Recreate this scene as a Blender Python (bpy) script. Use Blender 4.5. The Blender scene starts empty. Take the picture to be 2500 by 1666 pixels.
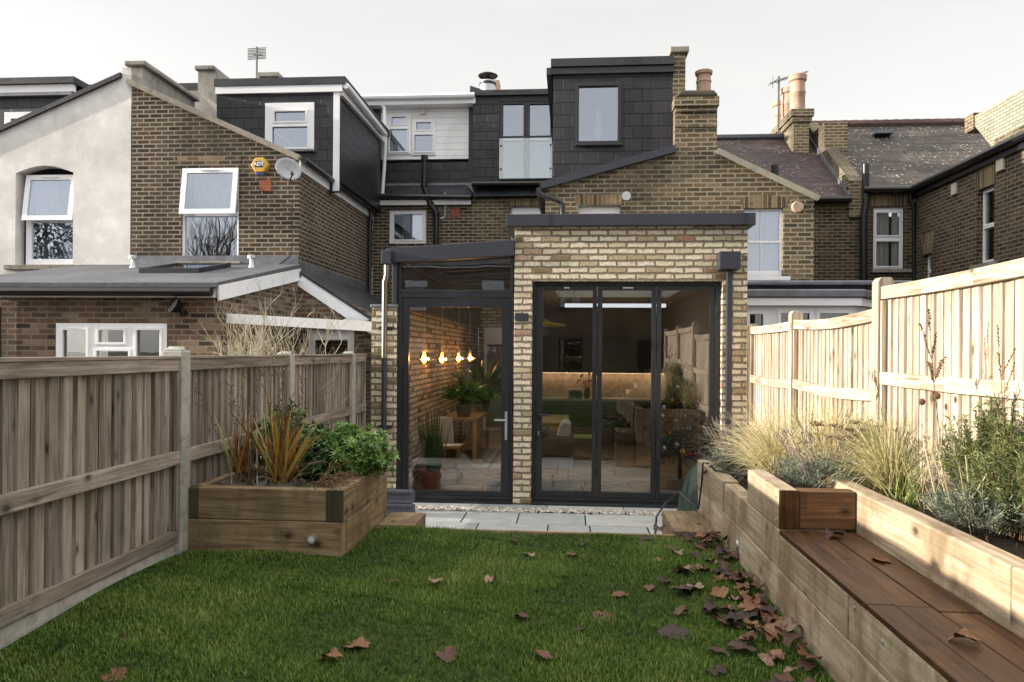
import bpy, bmesh, math, random
from math import radians as R_, sin, cos, pi, sqrt, tan, atan2
from mathutils import Vector as V, Matrix
from mathutils.geometry import tessellate_polygon
random.seed(7)
rn = random.random
def ru(a, b): return a + (b - a) * rn()
S = bpy.context.scene
COL = S.collection

# ---------------------------------------------------------------- camera
F = 1800.0; PSI = R_(4.45); ROLL = R_(.42); CZ = 1.84; HOR = 858.0   # photo pixels 2500 x 1666
fw = V((-sin(PSI), cos(PSI), 0)); rt = V((cos(PSI), sin(PSI), 0)); up = V((0, 0, 1))
cam = bpy.data.cameras.new('camera'); cam.sensor_width = 36; cam.lens = F / 2500 * 36
cam.shift_y = (HOR - 833) / 2500; cam.clip_start = .05; cam.clip_end = 2000
camo = bpy.data.objects.new('camera', cam); COL.objects.link(camo)
cr = rt * cos(ROLL) + up * sin(ROLL); cu = up * cos(ROLL) - rt * sin(ROLL)
M = Matrix((cr, cu, -fw)).transposed().to_4x4(); M.translation = V((0, 0, CZ))
camo.matrix_world = M; S.camera = camo

# ---------------------------------------------------------------- light
SUN_EL = R_(11.5); SUN_AZ = R_(5)                 # from the left (-X), a little towards the viewer's side
sdir = V((-cos(SUN_EL) * cos(SUN_AZ), -cos(SUN_EL) * sin(SUN_AZ), sin(SUN_EL)))
W = bpy.data.worlds.new('World'); S.world = W; W.use_nodes = True
wn = W.node_tree.nodes; wl = W.node_tree.links
sky = wn.new('ShaderNodeTexSky'); sky.sky_type = 'NISHITA'; sky.sun_disc = False
sky.sun_elevation = SUN_EL; sky.sun_rotation = atan2(sdir.x, sdir.y)
sky.air_density = 1.0; sky.dust_density = 1.5; sky.ozone_density = 1.0
hs = wn.new('ShaderNodeHueSaturation'); hs.inputs['Saturation'].default_value = .13
hs.inputs['Value'].default_value = 1.0
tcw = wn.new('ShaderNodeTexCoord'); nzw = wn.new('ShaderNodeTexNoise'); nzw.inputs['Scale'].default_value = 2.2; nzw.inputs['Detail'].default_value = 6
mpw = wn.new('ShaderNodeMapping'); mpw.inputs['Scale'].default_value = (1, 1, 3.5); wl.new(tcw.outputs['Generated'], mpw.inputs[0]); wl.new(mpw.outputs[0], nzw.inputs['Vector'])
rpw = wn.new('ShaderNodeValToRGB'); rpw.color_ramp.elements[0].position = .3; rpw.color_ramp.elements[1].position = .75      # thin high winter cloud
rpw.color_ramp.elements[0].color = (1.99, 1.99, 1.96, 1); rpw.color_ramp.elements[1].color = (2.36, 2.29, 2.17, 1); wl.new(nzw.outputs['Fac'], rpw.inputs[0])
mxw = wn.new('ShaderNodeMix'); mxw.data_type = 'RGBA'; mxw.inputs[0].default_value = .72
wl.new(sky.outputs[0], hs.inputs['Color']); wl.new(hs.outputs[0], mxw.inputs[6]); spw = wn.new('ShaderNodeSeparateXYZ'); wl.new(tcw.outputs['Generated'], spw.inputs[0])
mrw = wn.new('ShaderNodeMapRange'); wl.new(spw.outputs['Z'], mrw.inputs[0]); mrw.inputs[1].default_value = .42; mrw.inputs[2].default_value = .85; mrw.inputs[3].default_value = 1; mrw.inputs[4].default_value = 3.6   # unseen overhead cloud boosted towards the zenith to brighten lawn and patio
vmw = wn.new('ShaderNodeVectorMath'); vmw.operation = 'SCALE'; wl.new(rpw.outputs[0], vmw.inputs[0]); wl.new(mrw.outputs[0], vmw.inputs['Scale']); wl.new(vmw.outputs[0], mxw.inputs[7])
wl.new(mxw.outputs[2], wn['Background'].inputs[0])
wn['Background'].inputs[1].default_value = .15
sl = bpy.data.lights.new('sun', 'SUN'); sl.energy = 3.7; sl.angle = R_(.5); sl.color = (1, .90, .76)
slo = bpy.data.objects.new('sun', sl); COL.objects.link(slo)
slo.rotation_euler = sdir.to_track_quat('Z', 'Y').to_euler(); slo.location = (-8, 0, 9)
S.view_settings.view_transform = 'Standard'; S.view_settings.look = 'None'
S.view_settings.exposure = 1.45; S.view_settings.gamma = 1
S.render.engine = 'CYCLES'
S.cycles.max_bounces = 8; S.cycles.transparent_max_bounces = 16; S.cycles.sample_clamp_indirect = 6

# ---------------------------------------------------------------- photo pixel -> point at a known depth
def ray(p):
    u = (p[0] - 1250) / F; v = (HOR - p[1]) / F; c, s = cos(ROLL), sin(ROLL)
    u, v = u * c - v * s, u * s + v * c
    return fw + rt * u + up * v
def PY(p, Y): r = ray(p); return r * (Y / r.y) + V((0, 0, CZ))
def PX(p, X): r = ray(p); return r * (X / r.x) + V((0, 0, CZ))
def PZ(p, z): r = ray(p); return r * ((z - CZ) / r.z) + V((0, 0, CZ))
def zoom(ox, oy, k): return lambda x, y: (ox + x / k, oy + y / k)
Z1 = zoom(0, 100, 2.45); Z2 = zoom(800, 100, 2.45); Z3 = zoom(1640, 150, 2.736); Z4 = zoom(0, 640, 2.45)
Z5 = zoom(900, 520, 2.45); Z6 = zoom(900, 900, 2.45); Z7 = zoom(1640, 650, 2.736); Z8 = zoom(1540, 1066, 2.451)
Z9 = zoom(0, 1026, 2.45); Z10 = zoom(380, 880, 3.266); Z11 = zoom(1280, 680, 2.8); Z12 = zoom(940, 700, 2.903)
def rectY(Zk, x0, y0, x1, y1, Y):
    a, b, c, d = [PY(Zk(*q), Y) for q in ((x0, y0), (x1, y0), (x1, y1), (x0, y1))]
    return ((a.x + d.x) / 2, (c.z + d.z) / 2, (b.x + c.x) / 2, (a.z + b.z) / 2)      # x0 z0 x1 z1
def rectX(Zk, x0, y0, x1, y1, X):
    a, b, c, d = [PX(Zk(*q), X) for q in ((x0, y0), (x1, y0), (x1, y1), (x0, y1))]
    ys = sorted(((a.y + d.y) / 2, (b.y + c.y) / 2)); zz = sorted(((c.z + d.z) / 2, (a.z + b.z) / 2))
    return (ys[0], zz[0], ys[1], zz[1])

# ---------------------------------------------------------------- mesh builder
class MB:
    def __init__(s): s.v = []; s.f = []; s.uv = []; s.r = []
    def add(s, vs, fs, rnd=None, grain=None, off=None):
        b = len(s.v); vs = [V(q) for q in vs]; s.v += vs
        rr = rn() if rnd is None else rnd
        if off is None: off = (0, 0) if grain is None else (rn() * 40, rn() * 40)
        for f in fs:
            p = [vs[i] for i in f]; n = V((0, 0, 0))
            for i in range(len(p)):
                a, c = p[i], p[(i + 1) % len(p)]; n += a.cross(c)
            if n.length < 1e-12: n = V((0, 0, 1))
            n.normalize()
            if grain is not None:
                u = grain - n * grain.dot(n)
                if u.length < .2: u = n.orthogonal()
            elif abs(n.z) > .93: u = V((1, 0, 0))
            else: u = V((0, 0, 1)).cross(n)
            if abs(u.x) > abs(u.y) and u.x < 0: u = -u
            u.normalize(); w = n.cross(u)
            if w.z < -1e-4: w = -w
            s.f.append([b + i for i in f]); s.uv.append([(q.dot(u) + off[0], q.dot(w) + off[1]) for q in p]); s.r.append(rr)
        return s
    BOXF = [(0, 3, 2, 1), (4, 5, 6, 7), (0, 1, 5, 4), (1, 2, 6, 5), (2, 3, 7, 6), (3, 0, 4, 7)]
    def box(s, a, b, rnd=None, wood=False):
        x0, x1 = sorted((a[0], b[0])); y0, y1 = sorted((a[1], b[1])); z0, z1 = sorted((a[2], b[2]))
        g = None
        if wood:
            d = (x1 - x0, y1 - y0, z1 - z0); k = d.index(max(d)); g = V([1. if i == k else 0. for i in range(3)])
        return s.add([(x0, y0, z0), (x1, y0, z0), (x1, y1, z0), (x0, y1, z0), (x0, y0, z1), (x1, y0, z1), (x1, y1, z1), (x0, y1, z1)], s.BOXF, rnd, g)
    def bar(s, p, q, w, h, upv=(0, 0, 1), rnd=None, wood=False):
        p = V(p); q = V(q); d = (q - p).normalized(); sd = d.cross(V(upv))
        if sd.length < 1e-4: sd = d.orthogonal()
        sd = sd.normalized() * (w / 2); u = sd.cross(d).normalized() * (h / 2)
        vs = [p - sd - u, p + sd - u, q + sd - u, q - sd - u, p - sd + u, p + sd + u, q + sd + u, q - sd + u]
        return s.add(vs, s.BOXF, rnd, d if wood else None)
    def prism(s, pts, ext, rnd=None, wood=None):
        n = len(pts); pts = [V(q) for q in pts]; e = V(ext)
        tris = tessellate_polygon([pts])
        vs = pts + [q + e for q in pts]
        fs = ([tuple(range(n))] if n <= 4 else [tuple(t) for t in tris])
        fs = fs + [tuple(i + n for i in reversed(f)) for f in fs] + [(i, i + n, (i + 1) % n + n, (i + 1) % n) for i in range(n)]
        return s.add(vs, fs, rnd, wood)
    def wall(s, outer, holes, ext, rnd=None, grain=None):
        outer = [V(q) for q in outer]; loops = [outer] + [[V(q) for q in h] for h in holes]
        flat = [q for l in loops for q in l]; n = len(flat); e = V(ext)
        tr = [tuple(t) for t in tessellate_polygon(loops)]
        fs = tr + [tuple(i + n for i in reversed(t)) for t in tr]; b = 0
        for l in loops:
            m = len(l)
            for i in range(m): fs.append((b + i, b + (i + 1) % m, b + (i + 1) % m + n, b + i + n))
            b += m
        return s.add(flat + [q + e for q in flat], fs, rnd, grain)
    def tube(s, pts, r, seg=8, rnd=None, cap=True):
        pts = [V(q) for q in pts]; n = len(pts); rs = r if isinstance(r, (list, tuple)) else [r] * n
        vs = []; fs = []; prev = None
        for i, q in enumerate(pts):
            d = (pts[min(i + 1, n - 1)] - pts[max(i - 1, 0)])
            d = d.normalized() if d.length > 1e-9 else V((0, 0, 1))
            a = d.orthogonal() if prev is None else prev - d * prev.dot(d)
            if a.length < 1e-5: a = d.orthogonal()
            a.normalize(); prev = a; b = d.cross(a)
            for k in range(seg):
                t = 2 * pi * k / seg; vs.append(q + (a * cos(t) + b * sin(t)) * rs[i])
        for i in range(n - 1):
            for k in range(seg):
                k2 = (k + 1) % seg; fs.append((i * seg + k, i * seg + k2, (i + 1) * seg + k2, (i + 1) * seg + k))
        if cap: fs += [tuple(reversed(range(seg))), tuple(range((n - 1) * seg, n * seg))]
        return s.add(vs, fs, rnd)
    def lathe(s, c, prof, seg=16, rnd=None):      # prof: (radius, z)
        c = V(c); vs = []; fs = []; n = len(prof)
        for r, z in prof:
            for k in range(seg): t = 2 * pi * k / seg; vs.append(c + V((max(r, .0005) * cos(t), max(r, .0005) * sin(t), z)))
        for i in range(n - 1):
            for k in range(seg):
                k2 = (k + 1) % seg; fs.append((i * seg + k, i * seg + k2, (i + 1) * seg + k2, (i + 1) * seg + k))
        fs += [tuple(reversed(range(seg))), tuple(range((n - 1) * seg, n * seg))]
        return s.add(vs, fs, rnd)
    def ball(s, c, r, rnd=None, seg=10):
        n = seg // 2 + 1
        return s.lathe(c, [(r * sin(pi * i / n), -r * cos(pi * i / n)) for i in range(n + 1)], seg, rnd)
    def leaf(s, p, d, n, L, w, rnd=None, bend=.15):     # small pointed leaf: two quads folded along the midrib
        d = d.normalized(); sd = d.cross(n)
        if sd.length < 1e-4: sd = d.orthogonal()
        sd.normalize(); nn = sd.cross(d)
        m = p + d * L * .5 + nn * (L * bend)
        return s.add([p, m + sd * w * .5 + nn * w * .12, p + d * L, m - sd * w * .5 + nn * w * .12, m], [(0, 1, 4), (1, 2, 4), (2, 3, 4), (3, 0, 4)], rnd)
    def blade(s, p, d, L, w, droop, rnd=None, seg=4, side=None):
        p = V(p); d = d.normalized(); sd = (side or d.cross(V((ru(-1, 1), ru(-1, 1), .2)))).normalized(); vs = []; q = p.copy()
        for i in range(seg + 1):
            t = i / seg; ww = w * (1 - t) ** .7 * .5 + w * .04
            vs += [q - sd * ww, q + sd * ww]
            d = (d + V((0, 0, -droop / seg)) * (.4 + t)).normalized(); q = q + d * (L / seg)
        return s.add(vs, [(2 * i, 2 * i + 1, 2 * i + 3, 2 * i + 2) for i in range(seg)], rnd)
    def build(s, name, mat, parent=None, smooth=False, bevel=0, recalc=True, local=False):
        me = bpy.data.meshes.new(name)
        off = V((0, 0, 0))
        if parent is None and not local and s.v:
            xs = [q.x for q in s.v]; ys = [q.y for q in s.v]; zs = [q.z for q in s.v]
            off = V(((min(xs) + max(xs)) / 2, (min(ys) + max(ys)) / 2, min(zs)))
        me.from_pydata([tuple(q - off) for q in s.v], [], s.f)
        ul = me.uv_layers.new(name='UVMap')
        ul.data.foreach_set('uv', [c for f in s.uv for q in f for c in q])
        at = me.attributes.new('rnd', 'FLOAT', 'FACE'); at.data.foreach_set('value', s.r)
        if recalc:
            b = bmesh.new(); b.from_mesh(me); bmesh.ops.recalc_face_normals(b, faces=b.faces); b.to_mesh(me); b.free()
        if smooth:
            me.polygons.foreach_set('use_smooth', [True] * len(me.polygons))
        me.materials.append(mat)
        o = bpy.data.objects.new(name, me); COL.objects.link(o)
        if smooth and recalc:
            try: me.set_sharp_from_angle(angle=R_(40))
            except Exception: pass
        if parent is not None:
            o.parent = parent
            if parent.type == 'EMPTY' and not local: o.location = -parent.location
        else: o.location = off
        if bevel:
            m = o.modifiers.new('bevel', 'BEVEL'); m.width = bevel; m.segments = 2; m.limit_method = 'ANGLE'; m.angle_limit = R_(50)
        return o
def tag(o, label=None, cat=None, group=None, kind=None):
    if label: o['label'] = label
    if cat: o['category'] = cat
    if group: o['group'] = group
    if kind: o['kind'] = kind
    return o
def thing(name, label, cat, loc=(0, 0, 0), group=None):
    o = bpy.data.objects.new(name, None); COL.objects.link(o); o.location = loc; o.empty_display_size = .1
    return tag(o, label, cat, group)
def copy_tree(o, parent=None):
    c = o.copy(); COL.objects.link(c); c.parent = parent
    for ch in list(o.children): copy_tree(ch, c)
    return c

# ---------------------------------------------------------------- materials
class G:
    def __init__(s, name, rough=.7, spec=.5, metal=0):
        s.m = bpy.data.materials.new(name); s.m.use_nodes = True; s.t = s.m.node_tree
        s.b = s.t.nodes['Principled BSDF']; s.b.inputs['Roughness'].default_value = rough
        s.b.inputs['Specular IOR Level'].default_value = spec; s.b.inputs['Metallic'].default_value = metal
        s.uv = s.n('ShaderNodeUVMap').outputs[0]
    def n(s, typ, ins=None, **pr):
        x = s.t.nodes.new(typ)
        for k, v in pr.items(): setattr(x, k, v)
        for k, v in (ins or {}).items(): s.set(x.inputs[k], v)
        return x
    def set(s, sock, v):
        if hasattr(v, 'is_linked') and hasattr(v, 'node'): s.t.links.new(v, sock)
        else:
            if isinstance(v, tuple) and len(v) == 3 and sock.type == 'RGBA': v = v + (1,)
            sock.default_value = v
    def scale(s, vec, sc): return s.n('ShaderNodeVectorMath', {0: vec, 1: sc}, operation='MULTIPLY').outputs[0]
    def noise(s, vec, scale, det=4, rough=.55, dist=0):
        return s.n('ShaderNodeTexNoise', {'Vector': vec, 'Scale': scale, 'Detail': det, 'Roughness': rough, 'Distortion': dist}).outputs['Fac']
    def ramp(s, fac, stops, interp='LINEAR'):
        x = s.n('ShaderNodeValToRGB', {'Fac': fac}); r = x.color_ramp; r.interpolation = interp
        while len(r.elements) < len(stops): r.elements.new(.5)
        for e, (p, c) in zip(r.elements, stops):
            e.position = p; e.color = (c, c, c, 1) if isinstance(c, (int, float)) else tuple(c) + (1,)
        return x.outputs['Color']
    def mix(s, fac, a, b, mode='MIX'):
        x = s.n('ShaderNodeMix', data_type='RGBA', blend_type=mode)
        s.set(x.inputs[0], fac); s.set(x.inputs[6], a); s.set(x.inputs[7], b); return x.outputs[2]
    def math(s, op, a, b=0., clamp=False):
        return s.n('ShaderNodeMath', {0: a, 1: b}, operation=op, use_clamp=clamp).outputs[0]
    def attr(s): return s.n('ShaderNodeAttribute', attribute_name='rnd').outputs['Fac']
    def obj(s): return s.n('ShaderNodeTexCoord').outputs['Object']
    def pos(s): return s.n('ShaderNodeNewGeometry').outputs['Position']
    def col(s, c): s.set(s.b.inputs['Base Color'], c)
    def bump(s, h, st=.3, d=.01):
        s.set(s.b.inputs['Normal'], s.n('ShaderNodeBump', {'Height': h, 'Strength': st, 'Distance': d}).outputs[0])
def plain(name, c, rough=.5, metal=0, spec=.5, var=.12, scale=3.0, bump=0):
    g = G(name, rough, spec, metal); f = g.noise(g.pos(), scale, 5)
    g.col(g.ramp(f, [(.25, tuple(x * (1 - var) for x in c)), (.75, tuple(min(1, x * (1 + var)) for x in c))]))
    if bump: g.bump(g.noise(g.pos(), scale * 14, 3), bump, .004)
    g.set(g.b.inputs['Roughness'], g.math('ADD', g.math('MULTIPLY', g.noise(g.pos(), scale * 4, 3), .25), rough - .12, True))
    return g.m
def brick(name, stops, mortar, w=.225, h=.075, ms=.011, wob=.007, dirt=None, bump=.6, smooth=.25, dirtc=(.03, .028, .02), dirtamt=.7):
    g = G(name, .88, .25)
    nz = g.n('ShaderNodeTexNoise', {'Vector': g.uv, 'Scale': 16., 'Detail': 2.}).outputs['Color']
    off = g.n('ShaderNodeVectorMath', {0: nz, 1: (.5, .5, .5)}, operation='SUBTRACT').outputs[0]
    vec = g.n('ShaderNodeVectorMath', {0: g.uv, 1: g.scale(off, (wob * 2.2, wob * 1.6, 0))}, operation='ADD').outputs[0]
    b = g.n('ShaderNodeTexBrick', {'Vector': vec, 'Color1': (0, 0, 0), 'Color2': (1, 1, 1), 'Mortar': (.5, .5, .5), 'Scale': 1., 'Mortar Size': ms,
                                   'Mortar Smooth': smooth, 'Bias': 0., 'Brick Width': w, 'Row Height': h})
    b.offset = .5; b.squash = 1
    bc = g.ramp(b.outputs['Color'], stops)
    f2 = g.noise(g.uv, 34, 5, .65); f3 = g.noise(g.uv, 9, 4, .6)
    bc = g.mix(.85, bc, g.ramp(f2, [(.25, .55), (.5, 1.0), (.75, 1.3)]), 'MULTIPLY')
    bc = g.mix(g.ramp(f3, [(.62, 0.), (.70, .65)]), bc, tuple(x * .3 for x in stops[0][1]))
    mc = g.mix(f2, tuple(x * .75 for x in mortar), tuple(x * 1.15 for x in mortar))
    c = g.mix(b.outputs['Fac'], bc, mc)
    if dirt:
        d = g.noise(g.scale(g.uv, (1, .55, 1)), dirt, 6, .6)
        c = g.mix(g.ramp(d, [(.47, 0.), (.64, dirtamt)]), c, dirtc)
    g.col(c)
    hgt = g.math('SUBTRACT', g.math('MULTIPLY', f2, .45), b.outputs['Fac']); g.bump(hgt, bump, .012)
    return g.m
def slate(name, c0, c1, w=.3, h=.21, joint=(.012, .012, .014), js=.006, rough=.55, lichen=0, bump=.5, wob=.002):
    g = G(name, rough, .4)
    nz = g.n('ShaderNodeTexNoise', {'Vector': g.uv, 'Scale': 5., 'Detail': 3.}).outputs['Color']
    off = g.n('ShaderNodeVectorMath', {0: nz, 1: (.5, .5, .5)}, operation='SUBTRACT').outputs[0]
    vec = g.n('ShaderNodeVectorMath', {0: g.uv, 1: g.scale(off, (wob * 3, wob * 3, 0))}, operation='ADD').outputs[0]
    b = g.n('ShaderNodeTexBrick', {'Vector': vec, 'Color1': (0, 0, 0), 'Color2': (1, 1, 1), 'Mortar': (.5, .5, .5), 'Scale': 1., 'Mortar Size': js,
                                   'Mortar Smooth': .1, 'Brick Width': w, 'Row Height': h})
    f = g.noise(g.uv, 12, 5, .6); f2 = g.noise(g.uv, 1.3, 4)
    k = g.math('ADD', g.math('MULTIPLY', b.outputs['Color'], .5), g.math('MULTIPLY', f, .5))
    bc = g.ramp(k, [(.15, c0), (.85, c1)])
    bc = g.mix(.5, bc, g.ramp(f2, [(.3, .7), (.7, 1.25)]), 'MULTIPLY')
    c = g.mix(b.outputs['Fac'], bc, joint)
    if lichen:
        vo = g.n('ShaderNodeTexVoronoi', {'Vector': g.uv, 'Scale': 9., 'Randomness': 1.}).outputs['Distance']
        nn = g.noise(g.uv, 1.1, 3); lf = g.math('MULTIPLY', g.ramp(vo, [(.14, 1.), (.26, 0.)]), g.ramp(nn, [(.44, 0.), (.54, 1.)]))
        c = g.mix(g.math('MULTIPLY', lf, lichen), c, (.42, .42, .36))
        mo = g.noise(g.uv, 2.4, 6, .7); c = g.mix(g.ramp(mo, [(.55, 0.), (.75, .5)]), c, (.16, .085, .05))
    g.col(c); g.set(g.b.inputs['Roughness'], g.math('ADD', g.math('MULTIPLY', f, .3), rough - .15))
    # each course tilts: height rises down the slope inside a row
    vy = g.n('ShaderNodeSeparateXYZ', {0: vec}).outputs[1]
    saw = g.math('FRACT', g.math('DIVIDE', vy, h))
    hgt = g.math('SUBTRACT', g.math('ADD', g.math('MULTIPLY', saw, -.6), g.math('MULTIPLY', f, .25)), b.outputs['Fac'])
    g.bump(hgt, bump, .012); return g.m
def wood(name, dark, mid, light, knots=.8, rough=.75, var=.35, stain=None, stainamt=.7, bump=.6, ks=1.0, spec=.25, algae=0):
    g = G(name, rough, spec)
    st = g.scale(g.uv, (2.2, 55, 1)); f = g.noise(st, 1., 6, .65, .6)
    f2 = g.noise(g.scale(g.uv, (1.1, 9, 1)), 1., 4, .55, 1.2)
    k = g.math('ADD', g.math('MULTIPLY', f, .55), g.math('MULTIPLY', f2, .45))
    c = g.ramp(k, [(.36, dark), (.5, mid), (.63, light)])
    a = g.attr(); c = g.mix(1.0, c, g.ramp(a, [(0, 1 - var), (.5, 1.), (1, 1 + var * .7)]), 'MULTIPLY')
    if knots:
        vn_ = g.n('ShaderNodeTexVoronoi', {'Vector': g.scale(g.uv, (6.5 * ks, 9 * ks, 1)), 'Scale': 1., 'Randomness': 1.}); vo = vn_.outputs['Distance']
        gate = g.math('GREATER_THAN', g.n('ShaderNodeSeparateColor', {0: vn_.outputs['Color']}).outputs[0], .60)
        kf = g.math('MULTIPLY', g.ramp(g.math('ADD', vo, g.math('MULTIPLY', f, .1)), [(.14, knots), (.20, knots * .5), (.36, 0.)]), gate)
        c = g.mix(kf, c, tuple(x * .28 for x in dark))
    if stain:
        sf = g.noise(g.scale(g.pos(), (2.6, 2.6, .9)), 1.6, 6, .65, .5); c = g.mix(g.ramp(sf, [(.47, 0.), (.62, stainamt)]), c, stain)
    if algae:
        af = g.noise(g.pos(), 3.5, 5, .65); c = g.mix(g.ramp(af, [(.5, 0.), (.75, algae)]), c, (.06, .07, .025))
    g.col(c); g.bump(k, bump, .006); return g.m
def glass(name, refl=.1, tint=(.93, .95, .95), rough=0.0, gc=(1., 1., 1.)):
    g = G(name); t = g.t; t.nodes.remove(g.b)
    tr = g.n('ShaderNodeBsdfTransparent', {'Color': tint}); gl = g.n('ShaderNodeBsdfGlossy', {'Color': gc + (1,), 'Roughness': rough})
    fr = g.n('ShaderNodeFresnel', {'IOR': 1.5}).outputs[0]
    if rough == 0:                                          # old and double glazing is never quite flat
        nz = g.noise(g.pos(), 1.6, 2); gl.inputs['Normal'].default_value = (0, 0, 0)
        g.set(gl.inputs['Normal'], g.n('ShaderNodeBump', {'Height': nz, 'Strength': .035, 'Distance': .02}).outputs[0])
    fac = g.math('ADD', g.math('MULTIPLY', fr, 1 - refl), refl, True)
    mx = g.n('ShaderNodeMixShader'); g.set(mx.inputs[0], fac); t.links.new(tr.outputs[0], mx.inputs[1]); t.links.new(gl.outputs[0], mx.inputs[2])
    t.links.new(mx.outputs[0], t.nodes['Material Output'].inputs[0]); return g.m
def emit(name, c, st):
    g = G(name); g.col((0, 0, 0)); g.b.inputs['Emission Color'].default_value = c + (1,); g.b.inputs['Emission Strength'].default_value = st; return g.m
def leafm(name, stops, rough=.5, trans=.15, spec=.4):
    g = G(name, rough, spec); f = g.noise(g.pos(), 60, 3); a = g.attr()
    g.col(g.mix(.35, g.ramp(a, stops), g.ramp(f, [(.3, .6), (.7, 1.3)]), 'MULTIPLY'))
    d = g.n('ShaderNodeBsdfTranslucent'); g.set(d.inputs[0], g.ramp(a, stops))
    mx = g.n('ShaderNodeMixShader'); mx.inputs[0].default_value = trans
    g.t.links.new(g.b.outputs[0], mx.inputs[1]); g.t.links.new(d.outputs[0], mx.inputs[2]); g.t.links.new(mx.outputs[0], g.t.nodes['Material Output'].inputs[0])
    return g.m
def concrete(name, c, sc=8, dark=.5):
    g = G(name, .9, .2); f = g.noise(g.pos(), sc, 7, .7); f2 = g.noise(g.pos(), 1.2, 4)
    cc = g.ramp(f, [(.3, tuple(x * dark for x in c)), (.5, c), (.75, tuple(min(1, x * 1.2) for x in c))])
    g.col(g.mix(.6, cc, g.ramp(f2, [(.3, .6), (.7, 1.2)]), 'MULTIPLY')); g.bump(g.noise(g.pos(), 70, 4), .5, .004); return g.m

M_ = {}
M_['stock'] = brick('yellow_stock_brick', [(0, (.10, .075, .05)), (.06, (.24, .165, .09)), (.2, (.48, .41, .27)), (.4, (.58, .52, .38)), (.6, (.64, .56, .44)), (.8, (.60, .50, .39)), (.94, (.66, .60, .48)), (.985, (.36, .20, .13))], (.19, .16, .115), ms=.017, wob=.016, smooth=.6, bump=.9)
M_['oldA'] = brick('brown_old_brick', [(0, (.036, .024, .016)), (.3, (.068, .043, .026)), (.7, (.092, .059, .034)), (.9, (.12, .083, .048)), (1, (.08, .047, .033))], (.30, .27, .22), dirt=.5, ms=.012)
M_['oldB'] = brick('weathered_stock_brick', [(0, (.065, .052, .034)), (.3, (.11, .078, .046)), (.7, (.15, .107, .06)), (.9, (.20, .152, .09)), (1, (.11, .075, .05))], (.30, .27, .20), dirt=.45, ms=.012)
M_['oldC'] = brick('dark_brown_brick', [(0, (.035, .026, .018)), (.4, (.066, .044, .027)), (.75, (.092, .06, .035)), (1, (.11, .083, .053))], (.22, .19, .14), dirt=.5, ms=.011)
M_['redmix'] = brick('mixed_red_brown_brick', [(0, (.04, .032, .026)), (.25, (.11, .07, .045)), (.5, (.16, .105, .068)), (.7, (.13, .062, .048)), (.85, (.20, .145, .095)), (1, (.26, .19, .13))], (.24, .20, .15), dirt=.6, wob=.01, dirtamt=.45)
M_['palebrick'] = brick('pale_painted_brick', [(0, (.22, .22, .165)), (.5, (.28, .275, .21)), (1, (.33, .32, .25))], (.15, .145, .105), bump=.7)
M_['lintel'] = brick('soldier_brick', [(0, (.05, .038, .022)), (.4, (.14, .105, .055)), (.8, (.24, .18, .10)), (1, (.17, .09, .05))], (.25, .22, .16), w=.075, h=.6, ms=.010)
M_['pack'] = slate('black_cladding_slate', (.017, .017, .023), (.036, .035, .043), js=.010, rough=.5, joint=(.004, .004, .005))
M_['packs'] = slate('smooth_cladding_slate', (.010, .010, .013), (.022, .022, .027), w=4, js=.010, rough=.4, joint=(.003, .003, .003))
M_['roof1'] = slate('plum_clay_tile', (.03, .02, .022), (.085, .055, .052), w=.17, h=.10, js=.006, rough=.8, lichen=.5, joint=(.01, .008, .008), wob=.008)
M_['roof2'] = slate('mossy_concrete_tile', (.035, .029, .026), (.085, .068, .058), w=.32, h=.26, js=.008, rough=.85, lichen=1., joint=(.008, .007, .007), wob=.01, bump=1.)
M_['roofdk'] = slate('dark_roof_slate', (.02, .021, .025), (.05, .05, .058), w=.3, h=.2, rough=.6)
M_['white_render'] = concrete('white_render', (.74, .715, .69), 5, .93)
M_['cement'] = concrete('cement_render', (.33, .31, .28), 6, .6)
M_['stone'] = concrete('stone_coping', (.30, .275, .23), 7, .65)
M_['concrete'] = concrete('post_concrete', (.37, .36, .32), 14, .6)
M_['upvc'] = plain('white_upvc', (.85, .85, .87), .3, var=.04)
M_['wclad'] = slate('white_cladding', (.84, .84, .85), (.88, .88, .88), w=40, h=.15, js=.004, joint=(.4, .4, .42), rough=.45, bump=.3)
M_['ral'] = plain('anthracite_frame', (.016, .0175, .022), .38, var=.1)
M_['ralc'] = plain('anthracite_coping', (.030, .031, .042), .4, var=.15)
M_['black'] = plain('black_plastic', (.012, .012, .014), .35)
M_['lead'] = plain('lead_sheet', (.16, .165, .185), .5, metal=.3, var=.35, scale=5)
M_['felt'] = concrete('roof_felt', (.11, .115, .125), 12, .7)
M_['steel'] = plain('steel_pipe', (.26, .225, .19), .35, metal=1)
M_['aerial'] = plain('dull_aerial_metal', (.10, .10, .105), .6)
M_['galv'] = plain('galvanised_metal', (.55, .56, .57), .4, metal=.8)
M_['terra'] = plain('terracotta', (.40, .27, .20), .8, var=.25, scale=9)
M_['glass'] = glass('window_glass', .30, gc=(.82, .88, 1.))
M_['glassdoor'] = glass('door_glass', .065, (.90, .91, .90))
M_['glassroof'] = glass('roof_glass', .06)
M_['glassbal'] = glass('balcony_glass', .25, (.80, .88, .90))
M_['net'] = plain('net_curtain', (.75, .77, .80), .9)
M_['blind'] = slate('slatted_blind', (.55, .60, .66), (.62, .66, .72), w=40, h=.03, js=.004, joint=(.3, .33, .36), rough=.7)
M_['fenceL'] = wood('grey_fence_wood', (.105, .083, .065), (.25, .207, .170), (.39, .335, .285), knots=.9, var=.36, algae=.35, ks=.9)
M_['fenceR'] = wood('tan_fence_wood', (.18, .125, .082), (.41, .335, .255), (.56, .49, .40), knots=.8, var=.22, ks=.8)
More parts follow.
